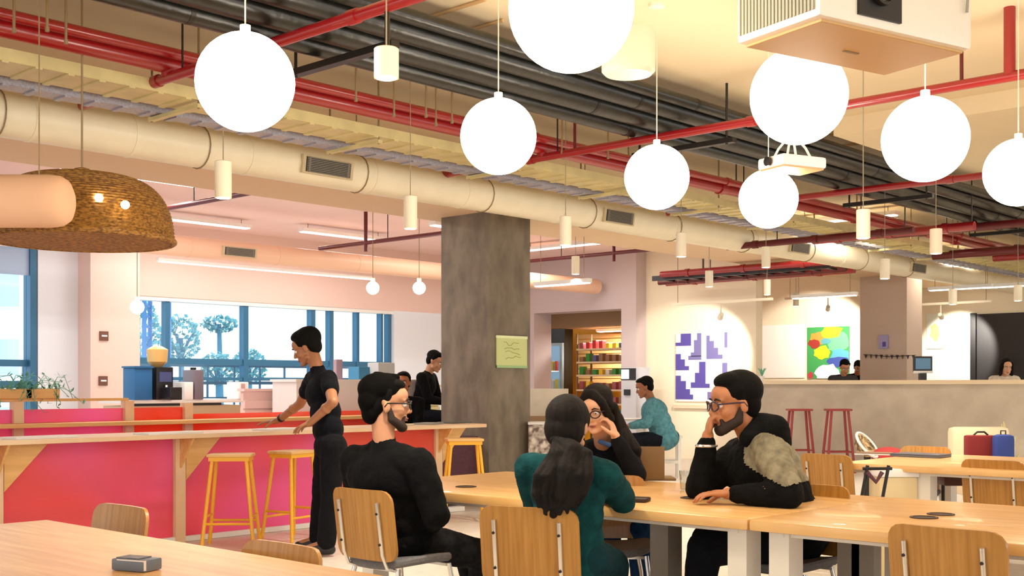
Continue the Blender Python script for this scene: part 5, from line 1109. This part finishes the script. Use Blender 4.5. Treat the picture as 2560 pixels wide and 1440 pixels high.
J['hL'].z = J['hR'].z = .56
for q in ('eL', 'eR'): J[q].z = .795
J['wL'].z = .79
e, og = person('person', 'man in black and grey hoodie with glasses holding his hand to his mouth', J, skin((190, 124, 82)), GH, NK, (J['hL'].x, J['hL'].y, 0), hd, wide=1.35, name_top='hoodie', shirt_disp=.024, scale=1.05, armr=1.3)
short_hair(hd, e, og, HB, bulk=.008); beard(hd, e, og, mat('beard_dark', (44, 30, 22), .8), .005); hd.extras(e, og); hd.glasses(e, og, (60, 40, 60))
hood_o = [c for c in e.children if c.name.startswith('hoodie')][0]
def pix(q): q = Vector(q) + og - V(0, 0, H); d = q.dot(FW); return 1280 + q.dot(RT) / d * F, HOR - q.z / d * F, d
def panel(src, test, name, m, off=.005):
    me = src.data; keep = [p for p in me.polygons if test(*pix(p.center))]; idx = {}; vs = []; fs = []
    for p in keep:
        f = []
        for i in p.vertices:
            if i not in idx: idx[i] = len(vs); vs.append(me.vertices[i].co + me.vertices[i].normal * off)
            f.append(idx[i])
        fs.append(f)
    mb = MB(); mb.add(vs, fs); o = mb.build(name, m, src.parent, 'all'); return o
def tst(x, y, d): return 1862 < x and y > 1078 + max(0, (x - 1900)) * .35 and y < 1160 + (x - 1862) * .6 and y < 1222 - max(0, x - 1950) * .3
panel(hood_o, tst, 'grey_panel', cloth('hoodie_grey', (150, 142, 118), rgb2=(112, 106, 88)))['label'] = 'mottled grey shoulder panel of the hoodie'
h = MB(); chain(h, [P(1868, 1098, 5.38), P(1902, 1062, 5.45), P(1938, 1072, 5.5), P(1955, 1108, 5.48)], [.04, .055, .065, .05])
remesh(h, 'hood', GH, e, .008, 4, disp=.014, org=og)
MB().path([J['wR'].lerp(J['eR'], .12) + (RT * math.cos(a) + FW * math.sin(a)) * .046 for a in [i * .5236 for i in range(12)]], .007, 8, closed=True).build('bracelet', M['chrome'], e, True, origin=og)
# ---------------------------------------------------------------- 5. leaning standing man
dS = 8.8
hd = Head(P(768, 868, dS + .45), -RT * .93 + FW * .15 - UP * .42, UP - RT * .3, 1.08)
J = dict(sL=P(822, 948, dS + .2), sR=P(782, 948, dS + .55), neck=P(790, 916, dS + .42), hL=P(834, 1118, dS - .02), hR=P(818, 1115, dS + .22), eL=P(832, 1006, dS - .12), wL=P(776, 1057, dS + .0), eR=P(750, 1010, dS + .85), wR=P(694, 1052, dS + 1.02),
         kL=P(826, 1250, dS - .04), kR=P(804, 1245, dS + .2), aL=P(816, 1368, dS - .05), aR=P(796, 1362, dS + .2), fL=-RT, fR=-RT, fwd=-RT + FW * .4, handL=(-RT * .7 - UP * .3 + FW * .5, -UP, .3, 1), handR=(-RT * .95 - UP * .1, -UP, .2, 1), flare=.03)
J['aL'].z = J['aR'].z = .095
e, og = person('person', 'young man in black t-shirt and trousers leaning over the pink counter', J, skin((170, 112, 74)), BK2, cloth('black_trousers', (20, 20, 24)), (J['aL'].x, J['aL'].y, 0), hd, sleeves=.5, shirt_disp=.014, wide=1.12, name_top='t_shirt')
short_hair(hd, e, og, HB, bulk=.01); hd.extras(e, og)
MB().tube(J['wR'].lerp(J['eR'], .12), J['wR'].lerp(J['eR'], .19), .034).build('wristband', M['dark'], e, True, origin=og)
# ---------------------------------------------------------------- background people
def bgman(lab, hx, hy, d, face, up, hairc, topm, skinc, sw, bottom_py, torso_dx=0, hk=1.0, hairf=None, sit=True, name_top='shirt', wd=1.0, bs=1.0):
    hd = Head(P(hx, hy, d), face, up, hk); f = Vector(face); f.z = 0; f.normalize(); lt = f.cross(UP)
    nk = hd.p(-.03, 0, -.14) + f * 0; nk2 = nk + UP * -.02; ms = nk + UP * -.085 - f * .02
    sL, sR = ms - lt * sw, ms + lt * sw; mid = ms - UP * .48 + RT * torso_dx - f * .02
    J = dict(sL=sL, sR=sR, neck=nk2, hL=mid - lt * .12, hR=mid + lt * .12, eL=sL - UP * .26 + f * .08, eR=sR - UP * .26 + f * .08, wL=sL - UP * .3 + f * .3 + lt * .1, wR=sR - UP * .3 + f * .3 - lt * .1, fwd=f,
             handL=(f, -UP, .4, 1), handR=(f, -UP, .4, -1))
    for q, s in (('L', -1), ('R', 1)):
        if not sit: J['a' + q] = V(mid.x, mid.y, .09) + lt * s * .11; J['k' + q] = (mid + lt * s * .11).lerp(J['a' + q], .5) + f * .02; J['f' + q] = f
        else:
            J['k' + q] = mid + f * .42 + lt * s * .12; J['a' + q] = V(J['k' + q].x, J['k' + q].y, .09); J['f' + q] = f
    e, og = person('person', lab, J, skinc, topm, NK, (mid.x, mid.y, 0), hd, voxel=.011, name_top=name_top, wide=wd, scale=bs, armr=bs)
    if hairf: hairf(hd, e, og)
    else: short_hair(hd, e, og, hairc)
    hd.extras(e, og); return hd, e, og
bgman('man with short black hair facing us over the booth beside the capped man', 1008, 957, 13.2, -FW - RT * .1, UP, HB, BK, skin((176, 104, 66)), .17, 0)
bgman('man in black shirt half hidden behind the concrete column', 1087, 903, 14.4, RT * .9 - FW * .25 - UP * .4, UP, HB, BK, skin((198, 140, 104)), .18, 0, torso_dx=-.08)
hdT, eT, oT = bgman('man in teal shirt sitting sideways near the purple print', 1612, 968, 16.0, -RT * .95 + FW * .05 - UP * .3, UP, HB, cloth('teal_shirt', (86, 134, 144), rgb2=(66, 112, 122)), skin((150, 92, 60)), .19, 0, torso_dx=.16, hk=1.12, wd=1.35, bs=1.15)
bgman('person with dark hair bending behind the reception desk', 2112, 918, 19.6, -FW - UP * .5, UP, HB, cloth('dark_grey_top', (70, 66, 66)), skin((198, 140, 104)), .18, 0, sit=False)
bgman('person in black next to the mauve pillar behind the desk', 2146, 919, 21.8, -FW - UP * .7, UP, HB, BK, skin((170, 112, 74)), .16, 0, sit=False)
def longhair(hd, e, og):
    h = MB(); hd.e(h, -.03, 0, .05, .1, .09, .088); hd.e(h, -.045, 0, -.05, .06, .095, .12)
    for q in (-1, 1): hd.cap(h, (.03, .07 * q, .05), .03, (.02, .085 * q, -.12), .03)
    remesh(h, 'hair', HD, e, .01, 3, org=og)
bgman('woman with long dark hair in cream top behind the reception desk', 2516, 916, 18.0, -FW - RT * .1 - UP * .35, UP, HD, cloth('cream_top', (238, 222, 200)), skin((224, 168, 132)), .17, 0, hairf=longhair, sit=False, name_top='blouse')
